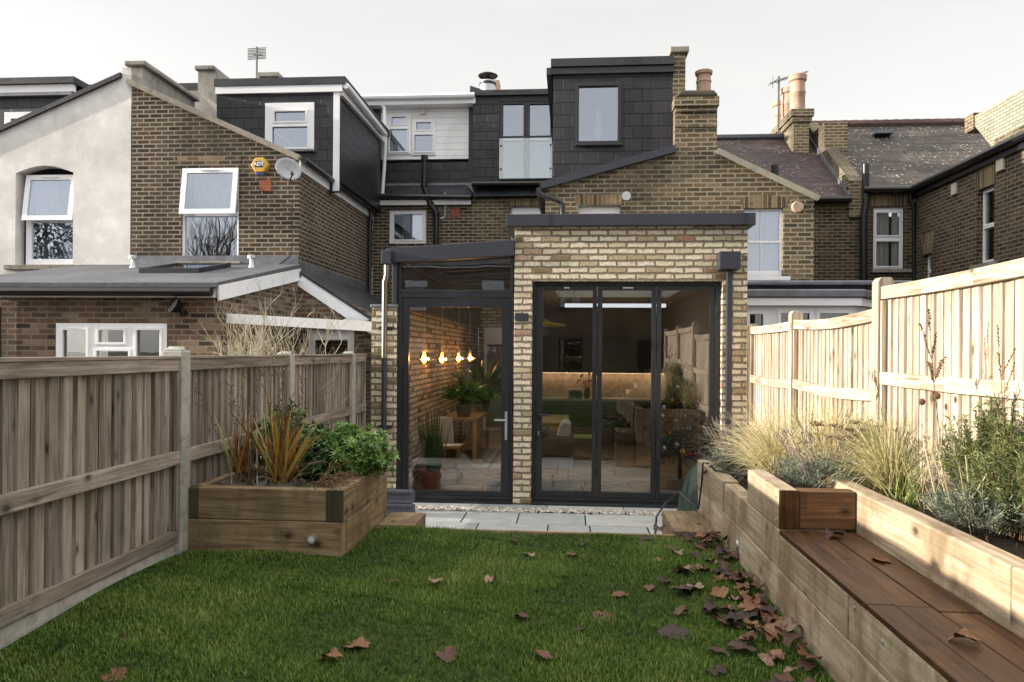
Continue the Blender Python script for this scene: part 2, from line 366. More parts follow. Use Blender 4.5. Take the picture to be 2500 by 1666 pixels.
M_['sleeperL'] = wood('brown_sleeper', (.10, .066, .036), (.20, .14, .078), (.29, .22, .135), knots=1., var=.15, stain=(.085, .058, .032), stainamt=.7, algae=.55, ks=.8)
M_['sleeperR'] = wood('pale_sleeper', (.22, .16, .10), (.36, .28, .19), (.47, .40, .30), knots=.95, var=.15, stain=(.17, .11, .06), stainamt=.7, algae=.3, ks=.8)
M_['sleeperD'] = wood('brown_new_sleeper', (.06, .028, .012), (.13, .065, .03), (.19, .10, .048), knots=1., var=.12, ks=.9)
M_['bench'] = wood('wet_bench_board', (.016, .006, .0025), (.050, .021, .008), (.095, .045, .019), knots=.9, var=.4, rough=.5, spec=.22, stain=(.04, .022, .013), stainamt=.6)
M_['oak'] = wood('oak', (.25, .16, .08), (.36, .24, .13), (.42, .30, .17), knots=.2)
M_['soil'] = concrete('dark_soil', (.030, .023, .017), 30, .4)
# ================================================================ SETTING
tag(MB().box((-300, -300, -.6), (300, 600, -.02)).build('ground', M_['soil']), kind='structure')
LZ = .55                                                   # lawn level above the patio

# ---------------------------------------------------------------- windows
def mpY(Y): return lambda u, z, d: V((u, Y + d, z))
def mpXr(X): return lambda u, z, d: V((X + d, u, z))        # wall facing -X
def mpXl(X): return lambda u, z, d: V((X - d, u, z))        # wall facing +X
def quad(mp, r, d): return [mp(r[0], r[1], d), mp(r[2], r[1], d), mp(r[2], r[3], d), mp(r[0], r[3], d)]
def grow(r, e): return (r[0] - e, r[1] - e, r[2] + e, r[3] + e)
def window(house, mp, rect, panes, fm='upvc', rec=.07, depth=.06, gm='glass', sill=None, curtain=None, cm='net', ring=.035, sillm='stone', wave=.02, name='window'):
    e = mp(0, 0, 1) - mp(0, 0, 0)
    m = MB(); m.wall(quad(mp, rect, rec), [quad(mp, grow(p, .012), rec) for p in panes], e * depth)
    if ring:
        for p in panes: m.wall(quad(mp, grow(p, ring), rec - .018), [quad(mp, p, rec - .018)], e * .03)
    w = m.build(name, M_[fm], house, bevel=.004)
    g = MB()
    for p in panes: g.prism(quad(mp, grow(p, .018), rec + .03), e * .006)
    g.build('pane', M_[gm], w)
    if sill:
        q = MB(); q.prism(quad(mp, sill, -.07), e * (rec + .09)); q.build('sill', M_[sillm], w, bevel=.006)
    if curtain:
        for (a, b, c, d) in curtain:
            q = MB(); n = max(2, int((c - a) / .02)); pts = []
            for i in range(n + 1):
                u = a + (c - a) * i / n; dd = rec + .13 + wave * sin(i * 1.7) + wave * .6 * sin(i * .63); pts.append((mp(u, b, dd), mp(u, d, dd)))
            vs = [x for pr in pts for x in pr]; q.add(vs, [(2 * i, 2 * i + 2, 2 * i + 3, 2 * i + 1) for i in range(n)])
            q.build('curtain' if cm == 'net' else 'blind', M_[cm], w, recalc=False)
    return w
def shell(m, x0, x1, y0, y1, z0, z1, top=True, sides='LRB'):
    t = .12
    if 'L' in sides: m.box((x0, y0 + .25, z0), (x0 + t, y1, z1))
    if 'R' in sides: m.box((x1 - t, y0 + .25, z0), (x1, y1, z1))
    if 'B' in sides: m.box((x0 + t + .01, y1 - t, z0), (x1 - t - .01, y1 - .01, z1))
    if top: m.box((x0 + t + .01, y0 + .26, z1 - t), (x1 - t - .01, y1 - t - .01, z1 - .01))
def slopeX(o, c, t=.1): return c
YO = 12.3; YM = 17.0; XB = -4.63; XP = -7.65

# ================================================================ H2 : brown brick neighbour on the left
h2 = thing('terraced_house', 'brown brick terraced house with a white-edged low addition, left of the glazed extension', 'house', (-5, 12, 0))
P = lambda x, y, Y=YO: PY(Z1(x, y), Y)
def at(x, z, Y=YO): return V((x, Y, z))
apex = P(768, 245); low = P(1800, 705); xe = XB
x_l = XP + .02
w_up = rectY(Z1, 1085, 757, 1432, 1325, YO)
m = MB()
m.wall([at(x_l, 0), at(xe, 0), at(xe, low.z - .02), at(x_l, apex.z - .03)], [quad(mpY(YO), grow(w_up, -.01), 0)], (0, .22, 0))
# side wall of the outrigger, running back to the main house
sw = rectX(Z1, 2245, 1130, 2288, 1350, XB); ez = low.z - .05
m.wall([V((XB - .002, YO + .22, 0)), V((XB - .002, YM, 0)), V((XB - .002, YM, ez)), V((XB - .002, YO + .22, ez))], [quad(mpXl(XB), sw, .002)], (-.2, 0, 0))
m.build('wall', M_['oldA'], h2)
m = MB(); shell(m, XP + .02, XB - .22, YO, YM, 0, ez, True, 'LB'); m.build('inner_wall', M_['black'], h2)
# stone verge, roof plane behind it, white side fascia and gutter
m = MB(); m.bar(apex + V((0, -.03, .0)), low + V((0, -.03, .0)), .12, .085); m.build('verge_coping', M_['stone'], h2, bevel=.01)
m = MB(); m.prism([at(x_l, apex.z - .02, YO + .1), at(xe, low.z - .02, YO + .1), at(xe, low.z - .1, YO + .1), at(x_l, apex.z - .1, YO + .1)], (0, YM - YO, 0)); m.build('roof', M_['roofdk'], h2)
m = MB(); m.box((XB + .004, YO - .02, ez - .16), (XB + .03, YM - .01, ez + .01)); m.build('fascia', M_['upvc'], h2)
m = MB(); m.tube([(XB + .09, YO - .03, ez + .02), (XB + .09, YM - .05, ez + .0)], .055); m.build('gutter', M_['black'], h2, smooth=True)
m = MB(); y = YM - .45; m.tube([(XB + .09, y, ez - .02), (XB + .07, y, ez - .3), (XB + .07, y, 2.7), (XB + .12, y - .05, 2.45), (XB + .3, y - .1, 2.3)], .04); m.build('downpipe', M_['black'], h2, smooth=True)
window(h2, mpXl(XB), sw, [(sw[0] + .06, sw[1] + .05, sw[2] - .06, sw[1] + .52 * (sw[3] - sw[1])), (sw[0] + .06, sw[1] + .58 * (sw[3] - sw[1]), sw[2] - .06, sw[3] - .05)])
# first-floor window: fixed pane below, top-hung sash propped open above
def tilt_window(h, Y, rect, lower, sash_h, sill, curt, cm, rec, opn):
    mid = lower[3] + .05
    w = window(h, mpY(Y), rect, [lower, (rect[0] + .055, mid + .05, rect[2] - .055, rect[3] - .055)], rec=rec, gm='glass', sill=sill, ring=0, curtain=curt, cm=cm)
    for o in list(w.children):
        if o.name.startswith('pane'):                       # only the fixed light keeps its pane
            bpy.data.objects.remove(o)
    g = MB(); g.prism(quad(mpY(Y), grow(lower, .018), rec + .03), (0, .006, 0)); g.build('pane', M_['glass'], w)
    x0, x1, zt, zb = rect[0] + .02, rect[2] - .02, rect[3] - .015, mid - .02
    def q(x, t, d): return V((x, Y + rec - .03 - opn * t + d, zt + (zb - zt) * t))
    k = .09; kt = .07 / (zt - zb) * 1.2
    m = MB(); m.wall([q(x0, 1, 0), q(x1, 1, 0), q(x1, 0, 0), q(x0, 0, 0)], [[q(x0 + k, 1 - kt, 0), q(x1 - k, 1 - kt, 0), q(x1 - k, kt, 0), q(x0 + k, kt, 0)]], (0, .05, 0))
    m.box((x0 + .34 * (x1 - x0), Y + rec - .06, zt - .045), (x0 + .66 * (x1 - x0), Y + rec - .02, zt - .025))
    s = m.build('open_sash', M_['upvc'], w)
    g = MB(); k -= .01; kt *= .9; g.prism([q(x0 + k, 1 - kt, .02), q(x1 - k, 1 - kt, .02), q(x1 - k, kt, .02), q(x0 + k, kt, .02)], (0, .006, 0)); g.build('sash_pane', M_['glass'], w)
    return w
lo = rectY(Z1, 1105, 1052, 1412, 1305, YO); sl_ = rectY(Z1, 1055, 1322, 1445, 1336, YO)
x0, z0, x1, z1 = w_up
w2 = tilt_window(h2, YO, w_up, lo, 0, sl_, None, 'net', .02, .12)
q = MB(); n = 44; vs = []                                    # net curtain gathered to one side
for i in range(n + 1):
    t = i / n; u1 = x0 + .08 + (x1 - x0 - .16) * t; zb = lo[1] + .05
    for j in range(7):
        s_ = j / 6; gx = (1 - s_) * u1 + s_ * (x0 + .08 + .62 * (x1 - x0) * t ** 1.25); vs.append((gx, YO + .26 + .02 * sin(i * 1.9) + .01 * sin(i * .7 + j), z1 - .07 - (z1 - .07 - lo[3] + .3) * s_))
q.add(vs, [(i * 7 + j, (i + 1) * 7 + j, (i + 1) * 7 + j + 1, i * 7 + j + 1) for i in range(n) for j in range(6)]); q.build('curtain', M_['net'], w2, recalc=False, smooth=True)
# patched flat arch of redder bricks over it
m = MB(); r = rectY(Z1, 1060, 690, 1440, 750, YO); m.box((r[0], YO - .004, r[1]), (r[2], YO + .05, r[3])); m.build('lintel', M_['redmix'], h2)
# outrigger dormer
YD = 13.8
D = lambda x, y: PY(Z1(x, y), YD)
dx0 = D(1297, 300).x; dx1 = D(2028, 340).x; dz1 = (D(1297, 282).z + D(2028, 326).z) / 2; dzb = D(2015, 900).z
wd = rectY(Z1, 1587, 372, 1880, 660, YD)
m = MB(); m.wall([V((dx0, YD, dzb)), V((dx1, YD, dzb)), V((dx1, YD, dz1)), V((dx0, YD, dz1))], [quad(mpY(YD), grow(wd, -.01), 0)], (0, .15, 0)); m.build('dormer_front', M_['pack'], h2)
m = MB(); m.box((dx1 - .15, YD + .151, ez + .03), (dx1 - .002, YM + .0, dz1)); m.build('dormer_cheek', M_['packs'], h2)
m = MB(); shell(m, dx0, dx1 - .15, YD, YM + .6, dzb, dz1 - .02, False, 'LB'); m.build('dormer_inner', M_['black'], h2)
m = MB(); m.box((dx0 - .02, YD - .08, dz1 + .10), (dx1 + .14, YM + 1, dz1 + .24)); m.build('dormer_roof', M_['roofdk'], h2)
m = MB(); m.box((dx0, YD - .06, dz1 - .04), (dx1 + .08, YD - .004, dz1 + .095)); m.box((dx1 + .003, YD - .003, dz1 - .10), (dx1 + .08, YM - .01, dz1 + .094)); m.box((dx1 - .1, YD - .03, dzb), (dx1 + .02, YD - .003, dz1 - .042)); m.build('white_trim', M_['upvc'], h2)
m = MB(); m.tube([(dx1 + .15, YD - .05, dz1 + .07), (dx1 + .15, YM - .25, dz1 + .02)], .06); m.build('white_gutter', M_['upvc'], h2, smooth=True)
r = wd
window(h2, mpY(YD), wd, [rectY(Z1, 1645, 425, 1830, 483, YD), rectY(Z1, 1632, 517, 1842, 640, YD)], rec=-.02, sill=rectY(Z1, 1580, 655, 1890, 668, YD), sillm='lead')
# party-wall parapets and stacks along the roof to the left
m = MB(); pz = PY(Z1(800, 135), YO).z; m.box((XP - .02, YO + .001, apex.z - .4), (XP + .2, 14.1, pz - .06))
m.build('parapet', M_['cement'], h2); m = MB()
b = PY(Z1(1185, 170), 16.3); c = PY(Z1(1290, 400), 16.3); m.box((b.x, 16.3, c.z - 1), (c.x, 18.5, b.z)); m.build('parapet', M_['cement'], h2); m = MB()
b = PY(Z1(1085, 300), 15.2); c = PY(Z1(1295, 460), 15.2); m.prism([(b.x, 15.2, c.z - .6), (c.x, 15.2, c.z - .6), (c.x, 15.2, b.z - .45), (b.x + .35, 15.2, b.z), (b.x, 15.2, b.z)], (0, 1, 0))
m.build('parapet', M_['cement'], h2); m = MB()
b = PY(Z1(1550, 215), 21); m.box((b.x, 21, b.z - 2), (b.x + .5, 22.5, b.z)); m.build('parapet', M_['cement'], h2)
m = MB(); m.box((XP - .10, YO - .06, pz - .055), (XP + .28, 14.15, pz + .03)); m.build('parapet_coping', M_['cement'], h2, bevel=.02); m = MB(); b = PY(Z1(1172, 175), 16.3); c = PY(Z1(1262, 152), 16.3); m.box((b.x, 16.22, c.z - .1), (c.x + .1, 18.6, c.z)); m.build('parapet_coping', M_['cement'], h2, bevel=.02); m = MB()
b = PY(Z1(1540, 215), 20.9); m.box((b.x, 20.9, b.z), (b.x + .62, 22.6, b.z + .14)); m.build('parapet_coping', M_['cement'], h2, bevel=.02)
# main rear wall, slate skirt, white clad dormer
E = lambda x, y: PY(Z2(x, y), YM)
bx0 = XB; bx1 = E(862, 900).x; wz = E(600, 958).z
wl_ = rectY(Z2, 365, 1008, 592, 1215, YM)
m = MB(); m.wall([at(bx0, 0, YM), at(bx1, 0, YM), at(bx1, wz, YM), at(bx0, wz, YM)], [quad(mpY(YM), grow(wl_, -.01), 0)], (0, .2, 0)); m.build('rear_wall', M_['oldA'], h2)
m = MB(); shell(m, bx0, bx1, YM, 20, 0, E(600, 340).z, True); m.build('inner_wall', M_['black'], h2)
window(h2, mpY(YM), wl_, [grow(wl_, -.11)], rec=.05, curtain=[(wl_[0] + .3, wl_[1] + .1, wl_[2] - .1, wl_[3] - .1)])
m = MB(); r = rectY(Z2, 318, 957, 858, 985, YM); m.box((r[0], YM - .1, r[1]), (r[2], YM - .003, r[3])); m.build('eaves_board', M_['upvc'], h2)
m = MB(); a = E(295, 938); c = E(860, 945); m.tube([(a.x, YM - .17, a.z), (c.x, YM - .17, c.z)], .06); m.build('eaves_gutter', M_['black'], h2, smooth=True)
a = E(310, 850); c = E(865, 850); d = E(600, 940)
m = MB(); m.prism([at(a.x, d.z, YM - .1), at(c.x, d.z, YM - .1), at(c.x, a.z, YM + .25), at(a.x, a.z, YM + .25)], (0, .06, .04))
t = E(600, 708); m.box((a.x, YM + .26, a.z), (c.x, YM + .36, t.z)); m.build('slate_skirt', M_['pack'], h2)
m = MB(); m.box((a.x, YM + .2, a.z - .03), (c.x, YM + .255, a.z + .03)); m.build('lead_flashing', M_['lead'], h2)
r = rectY(Z2, 312, 385, 866, 708, YM + .26); YC = YM + .26
wa = rectY(Z2, 355, 440, 500, 680, YC); wb = rectY(Z2, 505, 475, 645, 685, YC)
wa = (wa[0], max(wa[1], r[1] + .01), wa[2], wa[3]); wb = (wb[0], max(wb[1], r[1] + .01), wb[2], wb[3])
m = MB(); m.wall([at(r[0], r[1], YC), at(r[2], r[1], YC), at(r[2], r[3], YC), at(r[0], r[3], YC)], [quad(mpY(YC), grow(wa, -.005), 0), quad(mpY(YC), grow(wb, -.005), 0)], (0, .12, 0)); m.build('clad_dormer_front', M_['wclad'], h2)
window(h2, mpY(YC), wa, [rectY(Z2, 385, 458, 468, 500, YC), rectY(Z2, 374, 532, 478, 663, YC)], rec=-.03, curtain=[(wa[0] + .1, wa[1] + .1, wa[2] - .1, wa[3] - .1)])
window(h2, mpY(YC), wb, [rectY(Z2, 532, 490, 620, 535, YC), rectY(Z2, 522, 565, 630, 664, YC)], rec=-.03)
m = MB(); r2 = rectY(Z2, 140, 350, 885, 384, YM); m.box((r2[0], YM - .05, r2[1]), (r2[2], YM + .25, r2[3])); m.build('clad_dormer_fascia', M_['upvc'], h2)
m = MB(); a = E(140, 336); c = E(882, 350); m.tube([(a.x, YM - .12, (a.z + c.z) / 2), (c.x, YM - .12, (a.z + c.z) / 2)], .065); m.build('white_gutter', M_['upvc'], h2, smooth=True)
m = MB(); m.box((a.x - .3, YM - .02, r2[3] + .01), (c.x, 20, r2[3] + .13)); m.build('clad_dormer_roof', M_['roofdk'], h2)
m = MB(); q1 = rectY(Z2, 190, 380, 305, 600, YM + .3); m.box((q1[0] - .4, YM + .3, q1[1]), (q1[2], YM + .4, q1[3])); m.build('dormer_slates', M_['packs'], h2)
m = MB(); m.tube([E(318, 350), E(322, 378), E(340, 400), E(345, 600), E(338, 760), E(326, 935)], .042); m.build('white_downpipe', M_['upvc'], h2, smooth=True)
m = MB(); k = V((0, -.12, 0)); pts = [E(*p) + k for p in ((585, 725), (582, 880), (620, 985), (655, 1030), (655, 1230))]; m.tube(pts, .065, 10); m.tube([pts[0] + V((0, 0, -.0)), pts[0] + V((0, 0, .12))], .085)
for p in ((583, 870), (621, 985), (655, 1045)): e = E(*p) + k; m.tube([e - V((0, 0, .05)), e + V((0, 0, .05))], .08, 10)
m.build('soil_pipe', M_['black'], h2, smooth=True)
m = MB(); m.tube([E(703, 912), E(703, 1050), E(690, 1060), E(672, 1062)], .03); m.build('vent_pipe', M_['galv'], h2, smooth=True)
m = MB(); r = rectY(Z2, 555, 405, 588, 445, YC); m.box((r[0], YC - .06, r[1]), (r[2], YC - .001, r[3])); m.build('vent_box', plain('cream_plastic', (.62, .58, .48), .5), h2, bevel=.01)
def airbrick(rc, Y, name, label, mt):
    m = MB(); x0, z0, x1, z1 = rc; hs_ = []; n = 6
    for i in range(n):
        for j in range(n):
            a = x0 + (x1 - x0) * (i + .25) / n; c = z0 + (z1 - z0) * (j + .25) / n; hs_.append([(a, Y - .012, c), (a + (x1 - x0) / n * .5, Y - .012, c), (a + (x1 - x0) / n * .5, Y - .012, c + (z1 - z0) / n * .5), (a, Y - .012, c + (z1 - z0) / n * .5)])
    m.wall([(x0, Y - .012, z0), (x1, Y - .012, z0), (x1, Y - .012, z1), (x0, Y - .012, z1)], hs_, (0, .009, 0)); tag(m.build(name, mt), label, 'air brick', 'terracotta air bricks')
redt = plain('red_terracotta', (.36, .11, .06), .8)
airbrick(rectY(Z1, 1553, 833, 1622, 900, YO), YO, 'air_brick', 'terracotta air brick below the yellow alarm box', redt)
airbrick(rectY(Z2, 738, 1005, 785, 1055, YM), YM, 'air_brick', 'terracotta air brick beside the black soil pipe on the far wall', redt)
# single-storey addition in front (Y 9.5 .. 12.3)
YE = 9.5; GE = lambda x, y: PY(Z4(x, y), YE)
ex1 = XB; ezv = (GE(100, 200).z + GE(1310, 205).z) / 2
we = rectY(Z4, 330, 362, 1002, 640, YE)
m = MB(); m.wall([at(XP - .7, 0, YE), at(ex1, 0, YE), at(ex1, ezv, YE), at(XP - .7, ezv, YE)], [quad(mpY(YE), grow(we, -.01), 0)], (0, .22, 0))
hz = PY(Z1(1780, 1375), YO).z
m.prism([(XB - .003, YE + .22, 0), (XB - .003, YO, 0), (XB - .003, YO, hz - .1), (XB - .003, YE + .22, ezv - .02)], (-.2, 0, 0))
rb = rectY(Z4, 1780, 120, 2215, 360, YO); xr = -2.56; zl = PY(Z4(2215, 350), YO).z
zr0 = PY(Z4(1785, 70), YO).z
wdr = rectY(Z4, 1840, 408, 2118, 800, YO)
zat = lambda x: zr0 - .1 + (zl - zr0) * (x - XB) / (PY(Z4(2215, 350), YO).x - XB)
m.wall([at(XB + .002, 0), at(xr, 0), at(xr, max(zat(xr), 2.1)), at(XB + .002, zr0 - .1)], [quad(mpY(YO), (wdr[0], .05, wdr[2], wdr[3]), 0)], (0, .2, 0))
m.build('addition_wall', M_['redmix'], h2)
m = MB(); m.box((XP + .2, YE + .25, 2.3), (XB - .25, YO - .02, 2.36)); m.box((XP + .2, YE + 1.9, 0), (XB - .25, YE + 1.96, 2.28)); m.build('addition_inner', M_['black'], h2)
fz = ezv + .09
m = MB(); m.box((XP - .9, YE - .12, ezv - .03), (XB - .02, YE - .09, fz)); 
m.bar((XB + .02, YE - .13, ezv + .03), (XB + .02, YO + .02, hz - .06), .03, .2)
m.bar((XB + .03, YO - .03, zr0 - .11), (xr - .0, YO - .03, zat(xr) - .01), .03, .2, (0, 0, 1)); m.build('bargeboard', M_['upvc'], h2)
m = MB(); m.prism([(XP - .9, YE - .2, fz + .01), (XB + .03, YE - .2, fz + .01), (XB + .03, YO, hz + .05), (XP - .9, YO, hz + .05)], (0, 0, .06)); m.build('addition_roof', M_['felt'], h2)
m = MB(); m.tube([(XP - .9, YE - .2, ezv + .05), (XB - .04, YE - .2, ezv + .04)], .06); m.build('addition_gutter', M_['black'], h2, smooth=True)
m = MB(); m.prism([(XB + .005, YO - .06, zr0 + .01), (xr, YO - .06, zat(xr) + .12), (xr, YM - .6, zat(xr) + .12), (XB + .005, YM - .6, zr0 + .01)], (0, 0, .05)); m.build('side_return_roof', M_['roofdk'], h2)
m = MB(); m.box((XB + .003, YO, zr0 + .0), (XB + .012, YM - .6, zr0 + .22)); m.box((XP + .1, YO - .014, hz + .1), (XB, YO - .003, hz + .26)); m.build('roof_flashing', M_['lead'], h2)
a = rectY(Z4, 378, 408, 518, 640, YE); b = rectY(Z4, 592, 408, 742, 480, YE); c = rectY(Z4, 580, 533, 770, 640, YE); d = rectY(Z4, 818, 408, 957, 640, YE)
dn = lambda r: (r[0], we[1] + .07, r[2], r[3])
window(h2, mpY(YE), we, [dn(a), b, dn(c), dn(d)], rec=.0, gm='glassdoor')
r = wdr; wdd = (r[0], .06, r[2], r[3])
window(h2, mpY(YO), wdd, [(r[0] + .12, 1.0, r[2] - .12, r[3] - .17), (r[0] + .12, .2, r[2] - .12, .85)], rec=.03, fm='upvc', gm='glassdoor', name='door')
# velux on the addition roof
sl = (hz + .05 - fz - .01) / (YO - YE + .2); vy0, vy1 = YE + 1.15, YE + 2.2
a = PY(Z1(830, 1400), vy0); b = PY(Z1(1130, 1405), vy0); zf = lambda y: fz + .075 + sl * (y - YE + .2)
m = MB(); m.wall([(a.x, vy0, zf(vy0) + .07), (b.x + .15, vy0, zf(vy0) + .07), (b.x + .15, vy1, zf(vy1) + .07), (a.x, vy1, zf(vy1) + .07)], [[(a.x + .08, vy0 + .08, zf(vy0 + .08) + .07), (b.x + .07, vy0 + .08, zf(vy0 + .08) + .07), (b.x + .07, vy1 - .08, zf(vy1 - .08) + .07), (a.x + .08, vy1 - .08, zf(vy1 - .08) + .07)]], (0, 0, -.075))
rw = m.build('roof_window', M_['ral'], h2); m = MB(); m.prism([(a.x + .07, vy0 + .07, zf(vy0) + .03), (b.x + .08, vy0 + .07, zf(vy0) + .03), (b.x + .08, vy1 - .07, zf(vy1) + .03), (a.x + .07, vy1 - .07, zf(vy1) + .03)], (0, 0, .01)); m.build('pane', M_['glass'], rw)
def cowl(px, Y, lab):
    b = PY(Z1(*px), Y); m = MB(); m.lathe((b.x, Y, zf(Y) - .02), [(.06, 0), (.045, .05), (.036, .11), (.036, .16), (.075, .16), (.075, .195), (.04, .22), (.0, .225)], 14)
    tag(m.build('roof_cowl', M_['galv'], smooth=True), lab, 'vent cowl', 'metal cowls on the felt roof')
cowl((798, 1385), YE + 2.2, 'silvery vent cowl at the left end of the grey felt roof'); cowl((1508, 1385), YE + 2.2, 'silvery vent cowl right of the roof window on the grey felt roof')
# canopy over the neighbour's back door
a = GE(1325, 312); b = PY(Z4(2205, 380), YE + .25)
m = MB(); m.bar(a + V((.02, .12, -.05)), V((xr - .02, YE + .12, b.z - .02)), .03, .13); cf = MB()
m.build('canopy_fascia', M_['upvc'], h2)
m = MB(); m.prism([a + V((.02, .14, -.03)), V((xr - .02, YE + .14, b.z)), V((xr - .02, YO - .1, b.z + .12)), V((a.x + .02, YO - .1, a.z + .10))], (0, 0, .02)); m.build('canopy_sheet', M_['glassroof'], h2)
m = MB(); m.tube([GE(5, 270) + V((0, -.07, 0)), GE(5, 600) + V((0, -.07, 0))], .05); m.build('wall_downpipe', M_['black'], h2)
# alarm box, dish, lamp
ab = PY(Z1(1568, 752), YO); cen = [(ab.x + .157 * cos(t), YO - .12, ab.z + .143 * sin(t)) for t in [pi / 3 * i for i in range(6)]]
al = thing('alarm_box', 'hexagonal yellow burglar alarm box lettered ADT on the brown brick gable', 'alarm box', (ab.x, YO, ab.z - .2))
m = MB(); m.prism(cen, (0, .118, 0)); m.build('case', plain('yellow_plastic', (.62, .36, .05), .4), al, bevel=.02)
m = MB(); m.box((ab.x - .07, YO - .10, ab.z - .165), (ab.x + .07, YO - .02, ab.z - .12)); m.build('light_strip', plain('blue_plastic', (.06, .07, .30), .3), al, bevel=.01)
m = MB(); m.box((ab.x - .08, YO - .126, ab.z - .038), (ab.x + .066, YO - .121, ab.z + .06)); m.build('badge', plain('navy_badge', (.03, .03, .12), .4), al)
def text(s, loc, size, mat, parent, rot=(pi / 2, 0, 0), bold=0):
    cu_ = bpy.data.curves.new('lettering', 'FONT'); cu_.body = s; cu_.size = size; cu_.extrude = .001; cu_.align_x = 'CENTER'; cu_.align_y = 'CENTER'; cu_.offset = bold
    o = bpy.data.objects.new('lettering', cu_); COL.objects.link(o); dg = bpy.context.evaluated_depsgraph_get(); me = bpy.data.meshes.new_from_object(o.evaluated_get(dg)); bpy.data.objects.remove(o)
    o = bpy.data.objects.new('lettering', me); COL.objects.link(o); me.materials.append(mat); o.parent = parent
    o.location = V(loc) - (parent.location if parent.type == 'EMPTY' else V((0, 0, 0))); o.rotation_euler = rot; return o
text('ADT', (ab.x - .007, YO - .128, ab.z + .010), .087, plain('white_letter', (.8, .8, .8), .5), al, bold=.003)
dd = PY(Z1(1728, 765), YO - .35); ds = thing('satellite_dish', 'grey oval satellite dish on an arm at the corner of the brown brick gable', 'satellite dish', (dd.x, YO, dd.z - .3))
nrm = V((.62, -.72, .30)).normalized(); ax = V((0, 0, 1)).cross(nrm).normalized(); ay = nrm.cross(ax)
vs = [tuple(dd)]; fs = []; NR = 5; NS = 28
vs[0] = dd - nrm * .07
for i in range(1, NR + 1):
    for k in range(NS):
        r_ = i / NR; t = 2 * pi * k / NS; vs.append(dd + ax * (.215 * r_ * cos(t)) + ay * (.205 * r_ * sin(t)) - nrm * .05 * (1 - r_ * r_))
for k in range(NS): fs.append((0, 1 + k, 1 + (k + 1) % NS))
for i in range(NR - 1):
    for k in range(NS): a0 = 1 + i * NS; fs.append((a0 + k, a0 + NS + k, a0 + NS + (k + 1) % NS, a0 + (k + 1) % NS))
m = MB(); m.add(vs, fs); o = m.build('reflector', plain('dish_grey', (.30, .31, .33), .4), ds, smooth=True, recalc=False); so = o.modifiers.new('thick', 'SOLIDIFY'); so.thickness = .012
m = MB(); tip = dd + nrm * .2 - ay * .2 - ax * .02; m.tube([dd - ay * .2, tip], .012); m.tube([dd - nrm * .07, V((dd.x - .1, YO - .02, dd.z - .12))], .022)
m.build('arm', M_['black'], ds); m = MB(); m.tube([tip - nrm * .03, tip + (dd - tip).normalized() * .08], .028); m.build('receiver', M_['black'], ds)
fl = GE(1105, 305); lp = thing('wall_floodlight', 'black round floodlight on the brown brick addition wall', 'wall light', (fl.x, YE, fl.z))
m = MB(); m.tube([(fl.x, YE - .12, fl.z + .06), (fl.x - .06, YE - .2, fl.z + .1)], [.07, .11], 16); m.build('lamp_head', plain('matt_black', (.01, .01, .011), .85, spec=.1), lp)
m = MB(); m.tube([(fl.x, YE - .001, fl.z), (fl.x, YE - .08, fl.z), (fl.x, YE - .12, fl.z + .06)], .045); m.build('bracket', M_['black'], lp)
m = MB(); rr_ = [PY(Z1(*p), YO - .03) for p in ((1750, 960), (1745, 1080), (1752, 1200), (1735, 1290), (1650, 1350), (1560, 1385))]; m.tube(rr_, .008, 5); tag(m.build('cable', M_['black']), 'thin black cable hanging down the corner of the brown brick gable', 'cable')

# ================================================================ H1 : white rendered house
h1 = thing('terraced_house', 'white rendered terraced house at the far left with a sloping parapet', 'house', (-9.5, 12.3, 0))
a = P(0, 540); b = P(730, 212); sl1 = (b.z - a.z) / (b.x - a.x); xl = -14.0
wo = rectY(Z1, 92, 790, 437, 1340, YO)
arch = [at(wo[0], wo[1]), at(wo[2], wo[1]), at(wo[2], wo[3])] + [at(wo[2] + (wo[0] - wo[2]) * i / 8, wo[3] + .13 * sin(pi * i / 8)) for i in range(1, 8)] + [at(wo[0], wo[3])]
m = MB(); m.wall([at(xl, 0), at(XP, 0), at(XP, pz - .07), at(b.x, pz - .07), at(b.x, b.z), at(xl, b.z + sl1 * (xl - b.x))], [arch], (0, .22, 0)); m.build('wall', M_['white_render'], h1)
m = MB(); shell(m, xl, XP - .03, YO, YM, 0, b.z + sl1 * (xl - b.x) - .1, True, 'LRB'); m.build('inner_wall', M_['black'], h1)
m = MB(); m.prism([at(b.x, b.z + .05, YO - .06), at(xl, b.z + .05 + sl1 * (xl - b.x), YO - .06), at(xl, b.z - .03 + sl1 * (xl - b.x), YO - .06), at(b.x, b.z - .03, YO - .06)], (0, 4.6, 0)); m.build('roof', M_['roofdk'], h1)
wi = (wo[0] + .09, wo[1] + .02, wo[2] - .005, wo[3] + .0)
lo1 = rectY(Z1, 157, 1082, 420, 1295, YO)
tilt_window(h1, YO, wi, lo1, 0, rectY(Z1, 38, 1342, 455, 1370, YO), [(wi[0] + .07, lo1[1], wi[2] - .07, wi[3] - .06)], 'blind', .14, .11)
Yh = 14.2; H = lambda x, y: PY(Z1(x, y), Yh)
dw = rectY(Z1, 35, 428, 235, 600, Yh); q = rectY(Z1, -200, 338, 470, 620, Yh)
m = MB(); m.wall([at(q[0] - 3, q[1], Yh), at(q[2], q[1], Yh), at(q[2], q[3], Yh), at(q[0] - 3, q[3], Yh)], [quad(mpY(Yh), grow(dw, -.01), 0)], (0, .15, 0)); m.build('dormer_front', M_['pack'], h1)
m = MB(); shell(m, q[0] - 3, q[2], Yh, 17, q[1], q[3], True); m.build('dormer_inner', M_['packs'], h1)
r = rectY(Z1, -200, 275, 455, 318, Yh); m = MB(); m.box((r[0] - 3, Yh - .1, r[1]), (r[2], Yh - .003, r[3])); m.build('dormer_fascia', M_['upvc'], h1)
